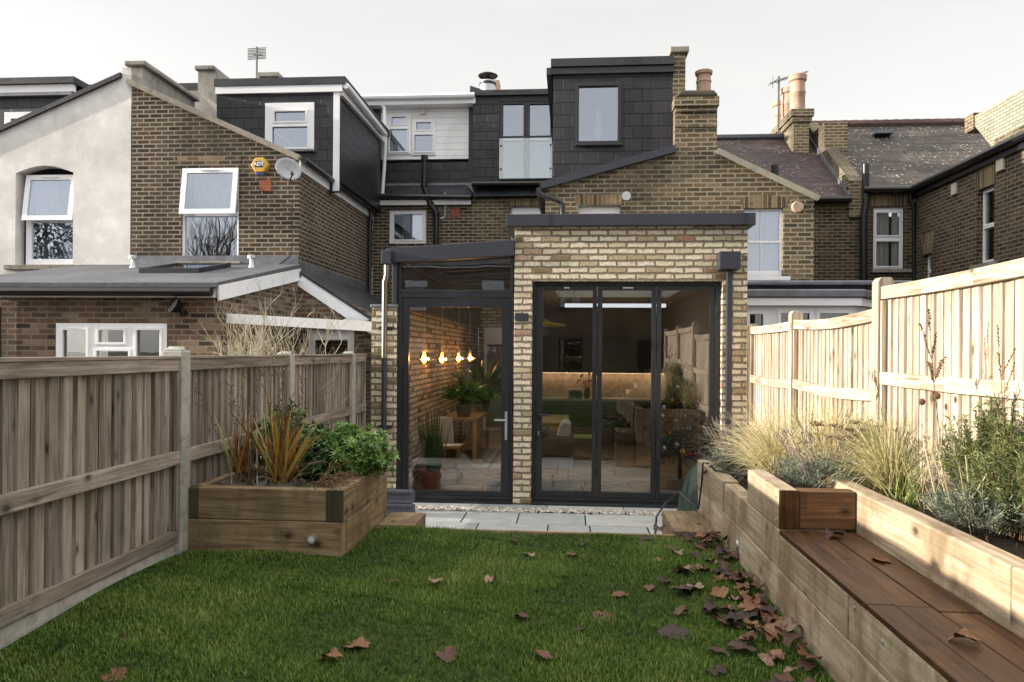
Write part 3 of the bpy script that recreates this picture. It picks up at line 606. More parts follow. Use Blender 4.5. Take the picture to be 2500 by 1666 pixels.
m = MB(); m.box((r[0] - 3, Yh - .1, q[3] - .001), (r[2] - .03, Yh + .02, r[1] - .004)); m.build('dormer_soffit', M_['lead'], h1)
m = MB(); m.box((r[0] - 3, Yh - .16, r[3] + .004), (r[2] + .06, 17, r[3] + .13)); m.build('dormer_roof', M_['roofdk'], h1)
window(h1, mpY(Yh), dw, [grow(dw, -.14)], rec=-.03)
c = rectY(Z1, 450, 262, 600, 320, 15.4); m = MB(); m.box((c[0], 15.4, c[1]), (c[2], 17, c[3])); c = rectY(Z1, 1000, 252, 1290, 285, 18); m.box((c[0], 18, c[1] - .4), (c[2], 20, c[3])); m.build('rear_roof', M_['roofdk'], h1)
# ================================================================ H3 : the house with the new rear extension
YF = 8.85; YG = 12.4
h3 = thing('extended_house', 'middle house with a pale yellow brick extension, dark bifold door and black slate dormers', 'house', (.5, YF, 0))
FQ = lambda x, y, Y=YF: PY(Z5(x, y), Y)
fx0 = FQ(871, 600).x; fx1 = FQ(2264, 600).x
ft = (FQ(870, 60).z + FQ(2264, 86).z) / 2
ob = rectY(Z5, 975, 409, 2113, 1549, YF); ob = (ob[0], .0, ob[2], ob[3])
m = MB(); o = [at(fx0, -.02, YF), at(ob[0], -.02, YF), at(ob[0], ob[3], YF), at(ob[2], ob[3], YF), at(ob[2], -.02, YF), at(fx1, -.02, YF), at(fx1, ft, YF), at(fx0, ft, YF)]
m.wall(o, [], (0, .3, 0)); m.box((fx0, YF + .301, -.02), (fx0 + .12, 9.2, ft)); m.box((fx1 - .2, YF + .301, -.02), (fx1 - .003, YG, ft))
m.box((fx0, 9.2, 2.5), (fx0 + .12, YG, ft)); m.build('extension_wall', M_['stock'], h3, bevel=.004)
ct = FQ(1500, 22).z; cb = ft - .02
m = MB(); m.box((fx0 - .10, YF - .09, cb), (fx1 + .07, YF + .32, ct + .02)); m.box((fx0 - .10, YF + .321, cb), (fx0 + .2, YG, ct + .018)); m.box((fx1 - .2, YF + .321, cb), (fx1 + .07, YG, ct + .018)); m.build('parapet_coping', M_['ralc'], h3, bevel=.005)
m = MB(); xs = FQ(1085, 40).x; m.box((xs - .003, YF - .094, cb - .003), (xs + .003, YF - .085, ct + .024)); xs = FQ(2236, 50).x; m.box((xs - .003, YF - .094, cb - .003), (xs + .003, YF - .085, ct + .024)); m.build('coping_joint', M_['black'], h3)
CE = 2.74
M_['ceil'] = plain('ceiling_paint', (.62, .60, .56), .9, var=.03)
m = MB(); hx = (-.2, 9.9, 1.6, 12.2)
m.wall([(fx0 + .13, YF + .31, CE), (fx1 - .21, YF + .31, CE), (fx1 - .21, 15.2, CE), (fx0 + .13, 15.2, CE)], [[(hx[0], hx[1], CE), (hx[2], hx[1], CE), (hx[2], hx[3], CE), (hx[0], hx[3], CE)]], (0, 0, .25)); m.build('ceiling', M_['ceil'], h3)
m = MB(); m.prism([(hx[0] - .05, hx[1] - .05, CE + .30), (hx[2] + .05, hx[1] - .05, CE + .30), (hx[2] + .05, hx[3] + .05, CE + .30), (hx[0] - .05, hx[3] + .05, CE + .30)], (0, 0, .02)); m.build('added_skylight', M_['glassroof'], h3)  # unseen ceiling opening, added and widened to let more light into the room
def herring():
    g = G('oak_herringbone', .35, .4); a = g.n('ShaderNodeVectorRotate', {'Vector': g.uv, 'Angle': pi / 4}, rotation_type='Z_AXIS').outputs[0]
    w = .1; sp = g.n('ShaderNodeSeparateXYZ', {0: g.scale(a, (1 / w, 1 / w, 1))}); fx, fy = g.math('FLOOR', sp.outputs[0]), g.math('FLOOR', sp.outputs[1])
    k = g.math('LESS_THAN', g.math('MODULO', g.math('ADD', g.math('SUBTRACT', fx, fy), 800), 8), 4)
    cell = g.mix(k, g.n('ShaderNodeCombineXYZ', {0: fx, 1: 3.}).outputs[0], g.n('ShaderNodeCombineXYZ', {0: 7., 1: fy}).outputs[0])
    wn_ = g.n('ShaderNodeTexWhiteNoise', {0: cell}).outputs['Value']
    vec = g.mix(k, g.scale(a, (30, 3, 1)), g.scale(a, (3, 30, 1))); f = g.noise(vec, 1., 4)
    c = g.ramp(g.math('ADD', g.math('MULTIPLY', wn_, .6), g.math('MULTIPLY', f, .4)), [(.2, (.16, .095, .048)), (.5, (.28, .175, .09)), (.85, (.40, .27, .15))]); g.col(c); return g.m
m = MB(); m.box((-2.35, YF + .02, -.1), (fx1 - .02, 17.2, .02)); m.build('floor', herring(), h3)
# inner walls
lx = FQ(168, 700).x
m = MB(); m.box((FQ(18, 700).x, YF - .002, -.02), (lx, 16.9, 2.36)); m.build('boundary_wall', M_['stock'], h3)
m = MB(); m.box((FQ(12, 510).x, YF - .02, 2.361), (lx + .02, 16.9, 2.40)); m.build('boundary_coping', M_['lead'], h3, bevel=.008)
m = MB(); m.box((lx, 17, 0), (-.9, 17.1, 3.4)); m.build('inner_brick_wall', M_['stock'], h3)
KB = 15.0
m = MB(); m.box((-.78, KB, 0), (fx1, KB + .1, CE)); m.box((fx1 - .204, YF + .31, 0), (fx1 - .2, KB, CE)); m.box((-.9, 12.6, 0), (-.78, 17, 3.4)); m.build('inner_plaster_wall', plain('grey_plaster', (.30, .28, .25), .9, var=.05), h3)
# bifold door
o0, p0, o1, p1 = ob; dY = YF + .09; tr_ = .06
m = MB(); gx = [FQ(x, 900).x for x in (995, 1368, 1727, 2082)]
zb0 = PY(Z6(1200, 775), dY).z; zt = PY(Z5(1400, 434), dY).z
m.wall([at(o0 + .003, .03, dY), at(o1 - .003, .03, dY), at(o1 - .003, p1 - .003, dY), at(o0 + .003, p1 - .003, dY)], [[at(gx[0], zb0, dY), at(gx[3], zb0, dY), at(gx[3], zt, dY), at(gx[0], zt, dY)]], (0, .1, 0))
bf = m.build('bifold_door', M_['ral'], h3, bevel=.004)
m = MB(); m.box((o0 + .003, YF - .03, .0), (o1 - .003, dY + .1, .029)); m.build('threshold', M_['ral'], bf, bevel=.004)
glx = [(1038, 1340), (1398, 1698), (1755, 2049)]
zg0 = PY(Z6(1200, 736), dY).z; zg1 = PY(Z5(1400, 462), dY).z
for i in range(3):
    a, b = gx[i] + .004, gx[i + 1] - .004; c, d = FQ(glx[i][0], 900).x, FQ(glx[i][1], 900).x
    m = MB(); m.wall(quad(mpY(dY), (a, zb0 + .004, b, zt - .004), .012), [quad(mpY(dY), (c, zg0, d, zg1), .012)], (0, .06, 0)); lf = m.build('door_leaf', M_['ral'], bf, bevel=.003)
    m = MB(); m.box((c - .01, dY + .035, zg0 - .01), (d + .01, dY + .045, zg1 + .01)); m.build('pane', M_['glassdoor'], bf)
m = MB()
for x in (gx[1], gx[2], gx[3] + .01):
    for z in (.35, .95, 1.55, 2.3): m.tube([(x, dY - .005, z), (x, dY - .005, z + .09)], .011)
m.build('hinge', M_['black'], bf)
hx_ = FQ(1015, 1210); m = MB(); m.box((hx_.x - .018, dY - .012, hx_.z - .05), (hx_.x + .018, dY + .012, hx_.z + .05)); m.tube([(hx_.x, dY - .05, hx_.z), (hx_.x + .13, dY - .05, hx_.z)], .011); m.tube([(hx_.x, dY, hx_.z), (hx_.x, dY - .05, hx_.z)], .011)
m.box((hx_.x - .015, dY - .012, hx_.z - .28), (hx_.x + .015, dY + .01, hx_.z - .17)); m.build('handle', M_['black'], bf, bevel=.004)
m = MB(); m.box((hx_.x - .006, dY - .016, hx_.z - .25), (hx_.x + .006, dY - .011, hx_.z - .20)); m.build('keyhole', M_['galv'], bf)
m = MB()
for (cx, k) in ((1185, 3), (1552, 6)):
    q = FQ(cx, 448, dY)
    for i in range(k): xx = q.x + (i - (k - 1) / 2) * .021; m.tube([(xx, dY + .013, q.z), (xx, dY + .006, q.z)], .011, 8)
m.build('door_sticker', plain('white_sticker', (.6, .6, .6), .5), bf)
# glazed side return
dY = YF + .03; g0 = FQ(172, 700, dY).x; g1 = FQ(866, 700, dY).x - .004
zt1 = PY(Z5(500, 508), dY).z; zt0 = max(.075, PY(Z6(500, 795), dY).z)
d0, d1 = FQ(200, 800, dY).x, FQ(848, 800, dY).x; c0, c1 = FQ(238, 800, dY).x, FQ(796, 800, dY).x
zc1 = PY(Z5(500, 563), dY).z; zc0 = PY(Z6(500, 733), dY).z
ul = (FQ(194, 285, dY), FQ(850, 233, dY)); ubz = PY(Z5(500, 461), dY).z
sl2 = (ul[1].z - ul[0].z) / (ul[1].x - ul[0].x); rz = lambda x: ul[0].z + sl2 * (x - ul[0].x)
zs_ = (zt1 + ubz) / 2
m = MB(); m.wall([at(g0, .03, dY), at(g1, .03, dY), at(g1, zs_, dY), at(g0, zs_, dY)], [[at(d0, zt0, dY), at(d1, zt0, dY), at(d1, zt1, dY), at(d0, zt1, dY)]], (0, .1, 0))
m.wall([at(g0, zs_ + .001, dY), at(g1, zs_ + .001, dY), at(g1, rz(g1) + .06, dY), at(g0, rz(g0) + .06, dY)], [[at(ul[0].x, ubz, dY), at(g1 - .035, ubz, dY), at(g1 - .035, rz(g1 - .035), dY), at(ul[0].x, rz(ul[0].x), dY)]], (0, .1, 0))
gs = m.build('garden_door', M_['ral'], h3, bevel=.004)
m = MB(); m.wall([at(d0 + .004, zt0 + .004, dY + .01), at(d1 - .004, zt0 + .004, dY + .01), at(d1 - .004, zt1 - .004, dY + .01), at(d0 + .004, zt1 - .004, dY + .01)], [[at(c0, zc0, dY + .01), at(c1, zc0, dY + .01), at(c1, zc1, dY + .01), at(c0, zc1, dY + .01)]], (0, .06, 0)); m.build('door_leaf', M_['ral'], gs, bevel=.003)
m = MB(); m.box((c0 - .01, dY + .04, zc0 - .01), (c1 + .01, dY + .05, zc1 + .01)); m.build('pane', M_['glassdoor'], gs)
m = MB(); m.prism([at(ul[0].x - .01, ubz - .01, dY + .04), at(g1 - .03, ubz - .01, dY + .04), at(g1 - .03, rz(g1) + .01, dY + .04), at(ul[0].x - .01, rz(ul[0].x) + .01, dY + .04)], (0, .01, 0)); m.build('gable_pane', M_['glassdoor'], gs)
m = MB(); m.box((g0, YF - .03, 0), (g1, dY + .1, .029)); m.build('threshold', M_['ral'], gs)
q = FQ(822, 1240, dY); m = MB(); m.box((q.x - .015, dY - .006, q.z - .24), (q.x + .015, dY + .012, q.z + .1)); m.tube([(q.x, dY, q.z), (q.x, dY - .05, q.z), (q.x - .14, dY - .05, q.z)], .010); m.build('handle', M_['galv'], gs, bevel=.003)
# its sloping roof: edge beam, glass sheet, glazing bars
bt = FQ(112, 216); bu = FQ(856, 166); xlo = bt.x
rt_ = lambda x: bt.z + (bu.z - bt.z) * (x - bt.x) / (bu.x - bt.x)
m = MB(); m.prism([at(xlo, rt_(xlo), YF - .06), at(fx0 - .004, rt_(fx0), YF - .06), at(fx0 - .004, rt_(fx0) - .19, YF - .06), at(xlo + .09, rt_(xlo) - .17, YF - .06), at(xlo, rt_(xlo) - .03, YF - .06)], (0, .16, 0))
m.box((FQ(145, 300).x, YF - .02, 2.401), (g0 - .001, YF + .1, rt_(xlo) - .12)); m.box((xlo, YF + .101, rt_(xlo) - .16), (xlo + .2, 16.9, rt_(xlo) - .04)); m.box((FQ(145, 300).x, YF + .101, 2.401), (FQ(145, 300).x + .1, 16.9, rt_(xlo) - .161))
for y in [10.4 + 1.4 * i for i in range(5)]: m.bar((xlo + .1, y, rt_(xlo + .1) - .1), (fx0 - .01, y, rt_(fx0) - .1), .06, .09)
m.build('lean_to_frame', M_['ralc'], h3, bevel=.005)
m = MB(); m.prism([at(xlo + .05, rt_(xlo + .05) - .04, YF + .11), at(fx0 - .01, rt_(fx0) - .04, YF + .11), at(fx0 - .01, rt_(fx0) - .055, YF + .11), at(xlo + .05, rt_(xlo + .05) - .055, YF + .11)], (0, 8.0, 0)); m.build('glass_roof', M_['glassroof'], h3)
# left rainwater pipe
hp = FQ(108, 268, YF - .1); m = MB(); m.box((hp.x - .06, YF - .14, hp.z - .08), (hp.x + .06, YF - .03, hp.z + .08)); m.build('hopper', M_['ralc'], h3, bevel=.005)
b = FQ(100, 700, YF - .08); m = MB(); m.tube([(hp.x, YF - .09, hp.z - .09), (hp.x, YF - .09, hp.z - .22), (b.x - .01, YF - .08, hp.z - .30), (b.x - .01, YF - .08, 1.75)], .034, 14); m.build('bright_downpipe', M_['steel'], h3, smooth=True)
m = MB(); m.tube([(b.x - .01, YF - .08, 1.76), (b.x - .01, YF - .08, .05)], .033, 14); 
for z in (2.1, .9): m.box((b.x - .09, YF - .05, z), (b.x + .08, YF - .001, z + .03))
m.build('dark_downpipe', M_['ralc'], h3, smooth=True)
# right hopper and pipe
r = rectY(Z5, 2097, 232, 2222, 338, YF - .16); m = MB(); m.wall([(r[0], YF - .2, r[3]), (r[2], YF - .2, r[3]), (r[2], YF - .001, r[3] + .0), (r[0], YF - .001, r[3])], [[(r[0] + .02, YF - .18, r[3]), (r[2] - .02, YF - .18, r[3]), (r[2] - .02, YF - .02, r[3]), (r[0] + .02, YF - .02, r[3])]], (0, 0, -(r[3] - r[1]))); m.box((r[0] + .02, YF - .18, r[1]), (r[2] - .02, YF - .02, r[1] + .1)); m.build('hopper', M_['ralc'], h3, bevel=.004)
b = FQ(2157, 700, YF - .08); m = MB(); m.box((b.x - .033, YF - .10, .05), (b.x + .033, YF - .03, r[1])); m.build('dark_downpipe', M_['ralc'], h3, bevel=.008)
lf = FQ(2170, 232, YF - .1)
# outrigger gable
GQ = lambda x, y: PY(Z2(x, y), YG)
xpt = 2.07; a = GQ(1302, 886); b = GQ(2078, 668); st_l = PY(Z3(22, 400), YG).x; st_r = PY(Z3(303, 400), YG).x; st_t = PY(Z3(160, 215), YG).z
wg = rectY(Z2, 1495, 985, 1755, 1300, YG)
m = MB(); m.wall([at(a.x, 2.9, YG), at(xpt, 2.9, YG), at(xpt, st_t, YG), at(st_l, st_t, YG), at(st_l, b.z, YG), at(a.x, a.z, YG)], [quad(mpY(YG), grow(wg, -.01), 0)], (0, .22, 0))
m.box((a.x, YG + .221, 2.9), (a.x + .2, YM, a.z - .02)); m.build('wall', M_['oldB'], h3)
m = MB(); shell(m, a.x + .21, xpt, YG, YM, 2.9, a.z, True, 'RB'); m.build('inner_wall', M_['black'], h3)
window(h3, mpY(YG), wg, [(wg[0] + .08, wg[1] + .1, (wg[0] + wg[2]) / 2 - .015, wg[3] - .13), ((wg[0] + wg[2]) / 2 + .015, wg[1] + .1, wg[2] - .08, wg[3] - .13)], rec=.1, ring=0, curtain=[(wg[0] + .05, wg[1] + .05, wg[2] - .05, wg[3] - .1)], cm='net')
r = rectY(Z2, 1487, 921, 1753, 982, YG); m = MB(); m.prism([(r[0], YG - .004, r[1]), (r[2], YG - .004, r[1]), (r[2] + .06, YG - .004, r[3]), (r[0] - .06, YG - .004, r[3])], (0, .05, 0)); m.build('lintel', M_['lintel'], h3)
m = MB(); m.bar(at(a.x - .08, a.z + .04, YG - .03), at(st_l + .0, b.z + .05, YG - .03), .12, .12, (0, 0, 1)); m.build('verge_trim', M_['ralc'], h3)
m = MB(); m.prism([at(a.x - .1, a.z, YG + .1), at(st_l, b.z + .02, YG + .1), at(st_l, b.z - .08, YG + .1), at(a.x - .1, a.z - .1, YG + .1)], (0, 4.5, 0)); m.build('roof', M_['roofdk'], h3)
m = MB(); p_ = [GQ(*q) + V((0, -.1, 0)) for q in ((1262, 890), (1275, 925), (1390, 968), (1405, 985), (1405, 1100))]; m.tube(p_, .045); m.tube([(a.x - .1, YG - .08, a.z - .04), (a.x - .1, YM - .1, a.z - .04)], .06); m.build('gutter', M_['black'], h3, smooth=True)
# chimney stack on the party wall
m = MB(); m.box((st_l, YG + .221, 5), (st_r, YG + .75, st_t)); m.build('chimney', M_['oldB'], h3)
ch = h3.children[-1] if False else [o for o in COL.objects if o.name.startswith('chimney')][-1]
c = rectY(Z3, 16, 208, 316, 300, YG - .05); m = MB(); m.box((c[0] + .03, YG - .04, c[1] - .08), (c[2] - .03, YG + .79, c[1])); m.box((c[0], YG - .08, c[1]), (c[2], YG + .83, c[3] - .08)); z = PY(Z3(160, 425), YG).z; m.box((c[0] + .02, YG - .03, z - .04), (c[2] - .02, YG + .0, z + .05)); m.build('corbel', M_['oldB'], ch)
m = MB(); m.prism([(c[0], YG - .08, c[3] - .08), (c[2], YG - .08, c[3] - .08), (c[2] - .08, YG - .08, c[3] + .04), (c[0] + .1, YG - .08, c[3] + .04)], (0, .9, 0)); m.build('flaunching', concrete('sooty_mortar', (.10, .09, .07), 8), ch, bevel=.04)
def pot(c, h, r, parent, mt='terra'):
    m = MB(); m.lathe(c, [(r, 0), (r * .93, h * .15), (r * .93, h * .5), (r * 1.0, h * .52), (r * 1.0, h * .57), (r * .93, h * .6), (r * .9, h * .82), (r * 1.1, h * .85), (r * 1.15, h * .97), (r * 1.0, h), (r * .8, h), (r * .75, h * .9)], 18)
    return m.build('chimney_pot', M_[mt], parent, smooth=True)
b = PY(Z3(213, 205), YG + .4); t = PY(Z3(213, 67), YG + .4); pot((b.x, YG + .4, b.z - .05), t.z - b.z + .05, .13, ch)
# tall dormer over the outrigger
YH = 12.62; HQ = lambda x, y: PY(Z2(x, y), YH)
u = rectY(Z2, 1347, 200, 2066, 700, YH); bz = HQ(1320, 860).z; wq = rectY(Z2, 1478, 251, 1760, 626, YH)
m = MB(); m.wall([at(u[0], bz - .1, YH), at(u[2], bz - .1, YH), at(u[2], u[3], YH), at(u[0], u[3], YH)], [quad(mpY(YH), grow(wq, -.01), 0)], (0, .15, 0)); m.box((u[0], YH + .151, bz), (u[0] + .12, YM + .0, u[3])); m.build('dormer_front', M_['pack'], h3)
m = MB(); shell(m, u[0] + .121, u[2], YH, YM - .5, bz, u[3], True, 'RB'); m.build('dormer_inner', M_['ceil'], h3)
f1 = rectY(Z2, 1338, 163, 2068, 199, YH); f2 = rectY(Z2, 1336, 112, 2066, 160, YH)
m = MB(); m.box((f1[0], YH - .06, f1[1]), (f1[2], YH - .004, f1[3])); m.box((f1[0] - .08, YH - .08, f1[1] - .02), (f1[0] - .0, YM, f1[3])); m.build('dormer_fascia', M_['ralc'], h3)
m = MB(); m.box((f2[0], YH - .10, f2[1] + .004), (f2[2], YM, f2[3])); m.build('dormer_roof', M_['roofdk'], h3)
window(h3, mpY(YH), wq, [rectY(Z2, 1503, 276, 1735, 603, YH)], fm='ral', rec=-.03, ring=.045, sill=rectY(Z2, 1480, 618, 1765, 632, YH), sillm='ral', curtain=[(wq[0] + .36, wq[1] + .1, wq[0] + .44, wq[1] + .62)], gm='glass')
pr = rectY(Z2, 2067, 75, 2140, 330, YH - .02); m = MB(); m.box((pr[0], YH - .02, pr[1] - .3), (pr[2], 16, pr[3])); m.build('parapet', M_['oldB'], h3)
m = MB(); m.box((pr[0] - .06, YH - .08, pr[3]), (pr[2] + .05, 16, pr[3] + .10)); m.build('parapet_coping', M_['stone'], h3, bevel=.015)
# main-roof dormer with french doors and glass balcony front
r = rectY(Z2, 868, 330, 1350, 852, YM); wf = rectY(Z2, 1025, 358, 1342, 832, YM)
m = MB(); m.wall([at(r[0], r[1], YM), at(r[2], r[1], YM), at(r[2], r[3], YM), at(r[0], r[3], YM)], [quad(mpY(YM), grow(wf, -.01), 0)], (0, .15, 0)); m.build('main_dormer_front', M_['pack'], h3)
m = MB(); shell(m, r[0], r[2] + 2, YM, 21, r[1], r[3], True); m.build('main_dormer_inner', M_['ceil'], h3)
m = MB(); q = rectY(Z2, 866, 298, 1338, 330, YM); m.box((q[0] - .05, YM - .08, q[1] + .004), (q[2] + 1, 21, q[3])); m.prism([at(q[0] - .05, q[3], YM - .05), at(q[0] + .3, q[3], YM - .05), at(q[0] - .05, q[3] + .12, YM - .05)], (0, .5, 0)); m.build('main_dormer_roof', M_['roofdk'], h3)
fd = window(h3, mpY(YM), wf, [rectY(Z2, 1048, 378, 1170, 822, YM), rectY(Z2, 1208, 378, 1330, 822, YM)], fm='ral', rec=.02, ring=.05, name='french_door', curtain=[(wf[0] + .75, wf[1] + .1, wf[0] + 1.0, wf[1] + .9)], gm='glass')
q = rectY(Z2, 1026, 580, 1344, 824, YM - .12); m = MB(); m.box((q[0], YM - .13, q[1]), (q[2], YM - .115, q[3])); bg = m.build('balcony_glass', M_['glassbal'], h3)
m = MB(); m.box((q[0] - .05, YM - .15, q[3]), (q[2] + .03, YM - .1, q[3] + .035)); m.box((q[0] - .02, YM - .15, q[1] - .03), (q[2] + .03, YM - .1, q[1]))
for x in (q[0] + .02, q[2] - .06):
    for z in (q[1] + .2, q[3] - .2): m.box((x, YM - .14, z), (x + .04, YM - .0, z + .04))
m.build('balcony_rail', M_['black'], bg)
s0 = rectY(Z2, 866, 878, 1312, 936, YM); m = MB(); m.prism([at(s0[0], s0[1], YM - .12), at(s0[2], s0[1], YM - .12), at(s0[2], s0[3] + .02, YM + .1), at(s0[0], s0[3] + .02, YM + .1)], (0, .05, .02)); m.build('slate_skirt', M_['pack'], h3)
m = MB(); z = PY(Z2(1000, 860), YM).z; m.tube([(s0[0], YM - .1, z), (s0[2], YM - .1, z)], .055); m.box((s0[0], YM - .05, s0[3] + .021), (s0[2], YM - .002, r[1])); m.build('eaves_gutter', M_['black'], h3)
m = MB(); q = rectY(Z2, 828, 860, 885, 945, YM - .1); m.prism([(q[0], YM - .2, q[3]), (q[2] - .1, YM - .2, q[3]), (q[2], YM - .2, q[1]), (q[0] + .2, YM - .2, q[1] + .1)], (0, .1, 0)); m.build('lead_saddle', M_['lead'], h3)
wv = rectY(Z2, 1095, 992, 1300, 1250, YM)
m = MB(); m.wall([at(bx1 + .002, 2.8, YM + .01), at(1.9, 2.8, YM + .01), at(1.9, s0[1] - .02, YM + .01), at(bx1 + .002, s0[1] - .02, YM + .01)], [quad(mpY(YM), wv, .01)], (0, .2, 0)); m.build('rear_wall', M_['oldB'], h3)
m = MB(); shell(m, bx1, 2, YM, 21, 2.8, r[1], True); m.build('inner_wall', M_['black'], h3)
window(h3, mpY(YM), wv, [(wv[0] + .1, wv[1] + .1, wv[2] - .1, wv[3] - .25)], rec=.08)
q = rectY(Z2, 1090, 942, 1290, 988, YM); m = MB(); m.box((q[0], YM - .002, q[1]), (q[2], YM + .06, q[3])); m.build('lintel', M_['lintel'], h3)
c = PY(Z2(958, 290), 19); t = PY(Z2(958, 200), 19); k = t.z - c.z
fl = m = MB(); m.tube([(c.x, 19, c.z - .6), (c.x, 19, c.z + .5 * k)], .2, 16); o = m.build('flue', M_['galv'], h3, smooth=True)
m = MB(); m.tube([(c.x, 19, c.z + .5 * k), (c.x, 19, c.z + .85 * k)], .035); m.lathe((c.x, 19, c.z + .82 * k), [(.24, 0), (.26, .03), (.12, .10), (0, .12)], 16); m.lathe((c.x, 19, c.z + .25 * k), [(.22, 0), (.22, .06)], 16); m.build('flue_cap', M_['black'], o)
q = rectY(Z2, 985, 235, 1025, 310, 19.6); m = MB(); m.box((q[0], 19.6, q[1] - .5), (q[2], 20.0, q[3])); o = m.build('chimney', M_['terra'], h3)
# things fixed to it
q = FQ(916, 624); m = MB(); m.box((q.x - .082, YF - .07, q.z - .047), (q.x + .082, YF - .002, q.z + .047)); tag(m.build('wall_light', M_['ralc'], bevel=.006), 'small dark box wall light on the brick pier between the two glass doors', 'wall light')
q = rectY(Z2, 1767, 910, 1806, 950, YG); m = MB(); m.box((q[0], YG - .03, q[1]), (q[2], YG - .002, q[3])); vt = m.build('vent_grille', M_['upvc'], bevel=.006); tag(vt, 'square white vent with a round centre above the brick parapet', 'vent')
m = MB(); cc = ((q[0] + q[2]) / 2, (q[1] + q[3]) / 2); m.tube([(cc[0], YG - .034, cc[1]), (cc[0], YG - .026, cc[1])], .075, 20)
o = m.build('vent_disc', M_['galv'], vt); o.location = -vt.location
# aerials
def aerial(base, h, lab, yaw, n=8, el=.5):
    t = thing('tv_aerial', lab, 'aerial', base); b = V(base); m = MB(); m.tube([b, b + V((0, 0, h))], .026, 6); m.build('mast', M_['aerial'], t)
    if el < 0:
        m = MB()
        for i in range(n): c = b + V((0, 0, h * (.66 + .33 * i / n))); m.tube([c - V((-el * .5, 0, 0)), c + V((-el * .5, 0, .02))], .012, 4)
        m.tube([b + V((-.1, 0, h * .8)), b + V((.16, -.1, h * .74))], .03, 5); m.build('antenna', M_['aerial'], t); return t
    m = MB(); c = b + V((0, 0, h * .93)); d = V((cos(yaw), sin(yaw), .35)).normalized() * .9; s = d.cross(V((0, 0, 1))).normalized()
    m.tube([c - d * .3, c + d], .012, 5)
    for i in range(n): p = c - d * .2 + d * 1.15 * i / n; m.tube([p - s * el * .5 * (1 - .05 * i) + V((0, 0, 0)), p + s * el * .5 * (1 - .05 * i)], .012, 4)
    m.tube([c - d * .2 + V((0, 0, -.16)), c - d * .2 + V((0, 0, .16))], .008, 4); m.build('antenna', M_['aerial'], t); return t
b = PY(Z1(1535, 255), 19); t = PY(Z1(1530, 25), 19); a_ = aerial(tuple(b), (t.z - b.z) * .95, 'tv aerial on a mast above the black dormer with white trim at left', 1.6, 8, -.5)
b = PY(Z3(712, 500), 20); t = PY(Z3(680, 120), 20); aerial(tuple(b), (t.z - b.z) * 1.05, 'tv aerial on a thin mast beside the chimney with several pots', .25, 9, .5)

# ================================================================ H4 : right neighbour
h4 = thing('terraced_house', 'brown brick terraced house right of the extension, with plum tiled roof and white sash window', 'house', (4, YG, 0))
K = lambda x, y, Y=YG: PY(Z3(x, y), Y)
a = K(300, 602); b = K(952, 915); wr = rectY(Z3, 478, 980, 748, 1440, YG)
m = MB(); m.wall([at(xpt + .002, 0, YG), at(b.x, 0, YG), at(b.x, b.z, YG), at(st_r, a.z, YG), at(st_r, st_t - .001, YG), at(xpt + .002, st_t - .001, YG)], [quad(mpY(YG), grow(wr, -.01), 0)], (0, .22, 0)); m.box((b.x - .2, YG + .221, 0), (b.x - .002, YM, b.z - .05)); m.build('wall', M_['oldB'], h4)
m = MB(); shell(m, xpt + .1, b.x - .2, YG, YM, 0, b.z - .2, True, 'LB'); m.build('inner_wall', M_['black'], h4)
w4 = window(h4, mpY(YG), wr, [rectY(Z3, x0_, y0_, x1_, y1_, YG) for (x0_, y0_, x1_, y1_) in ((496, 1000, 595, 1190), (608, 1000, 722, 1190), (496, 1215, 595, 1392), (608, 1215, 722, 1392))], rec=.06, ring=0, sill=rectY(Z3, 495, 1440, 785, 1466, YG), sillm='upvc', curtain=[(wr[0] + .05, wr[1] + .05, wr[2] - .05, wr[3] - .08)], cm='net')
r = rectY(Z3, 470, 895, 762, 976, YG); m = MB(); m.prism([(r[0] + .02, YG - .004, r[1] - .01), (r[2] - .02, YG - .004, r[1] - .01), (r[2] + .05, YG - .004, r[3] - .04), ((r[0] + r[2]) / 2, YG - .004, r[3] + .02), (r[0] - .05, YG - .004, r[3] - .04)], (0, .05, 0)); m.build('lintel', M_['lintel'], h4)
m = MB(); m.bar(at(st_r, a.z + .0, YG - .03), at(b.x + .06, b.z - .01, YG - .03), .12, .07); m.build('verge_coping', M_['stone'], h4)
m = MB(); m.prism([at(st_r - .3, a.z + .13, YG + .1), at(b.x, b.z - .02, YG + .1), at(b.x, b.z - .1, YG + .1), at(st_r - .3, a.z, YG + .1)], (0, 5, 0)); 
e4 = PY(Z3(1060, 925), YM).z; yr = 19.9; rz4 = PY(Z3(600, 515), yr).z
x6 = PY(Z3(1180, 915), YM).x
m.prism([(1.4, YM - .12, e4), (x6, YM - .12, e4), (x6, yr, rz4), (1.4, yr, rz4)], (0, 0, -.1)); m.build('roof', M_['roof1'], h4)
m = MB(); m.tube([(1.4, yr, rz4), (x6, yr, rz4)], .12, 8); m.build('ridge', M_['roofdk'], h4)
m = MB(); m.tube([(b.x, YM - .18, e4 - .02), (x6, YM - .18, e4 - .02)], .07); m.build('gutter', M_['black'], h4)
m = MB(); m.box((b.x, YM, 0), (x6, YM + .2, e4 - .05)); m.build('rear_wall', M_['oldC'], h4)
m = MB(); m.tube([K(690, 790, 14), K(690, 697, 14)], .07, 10); m.build('vent_pipe', M_['black'], h4)
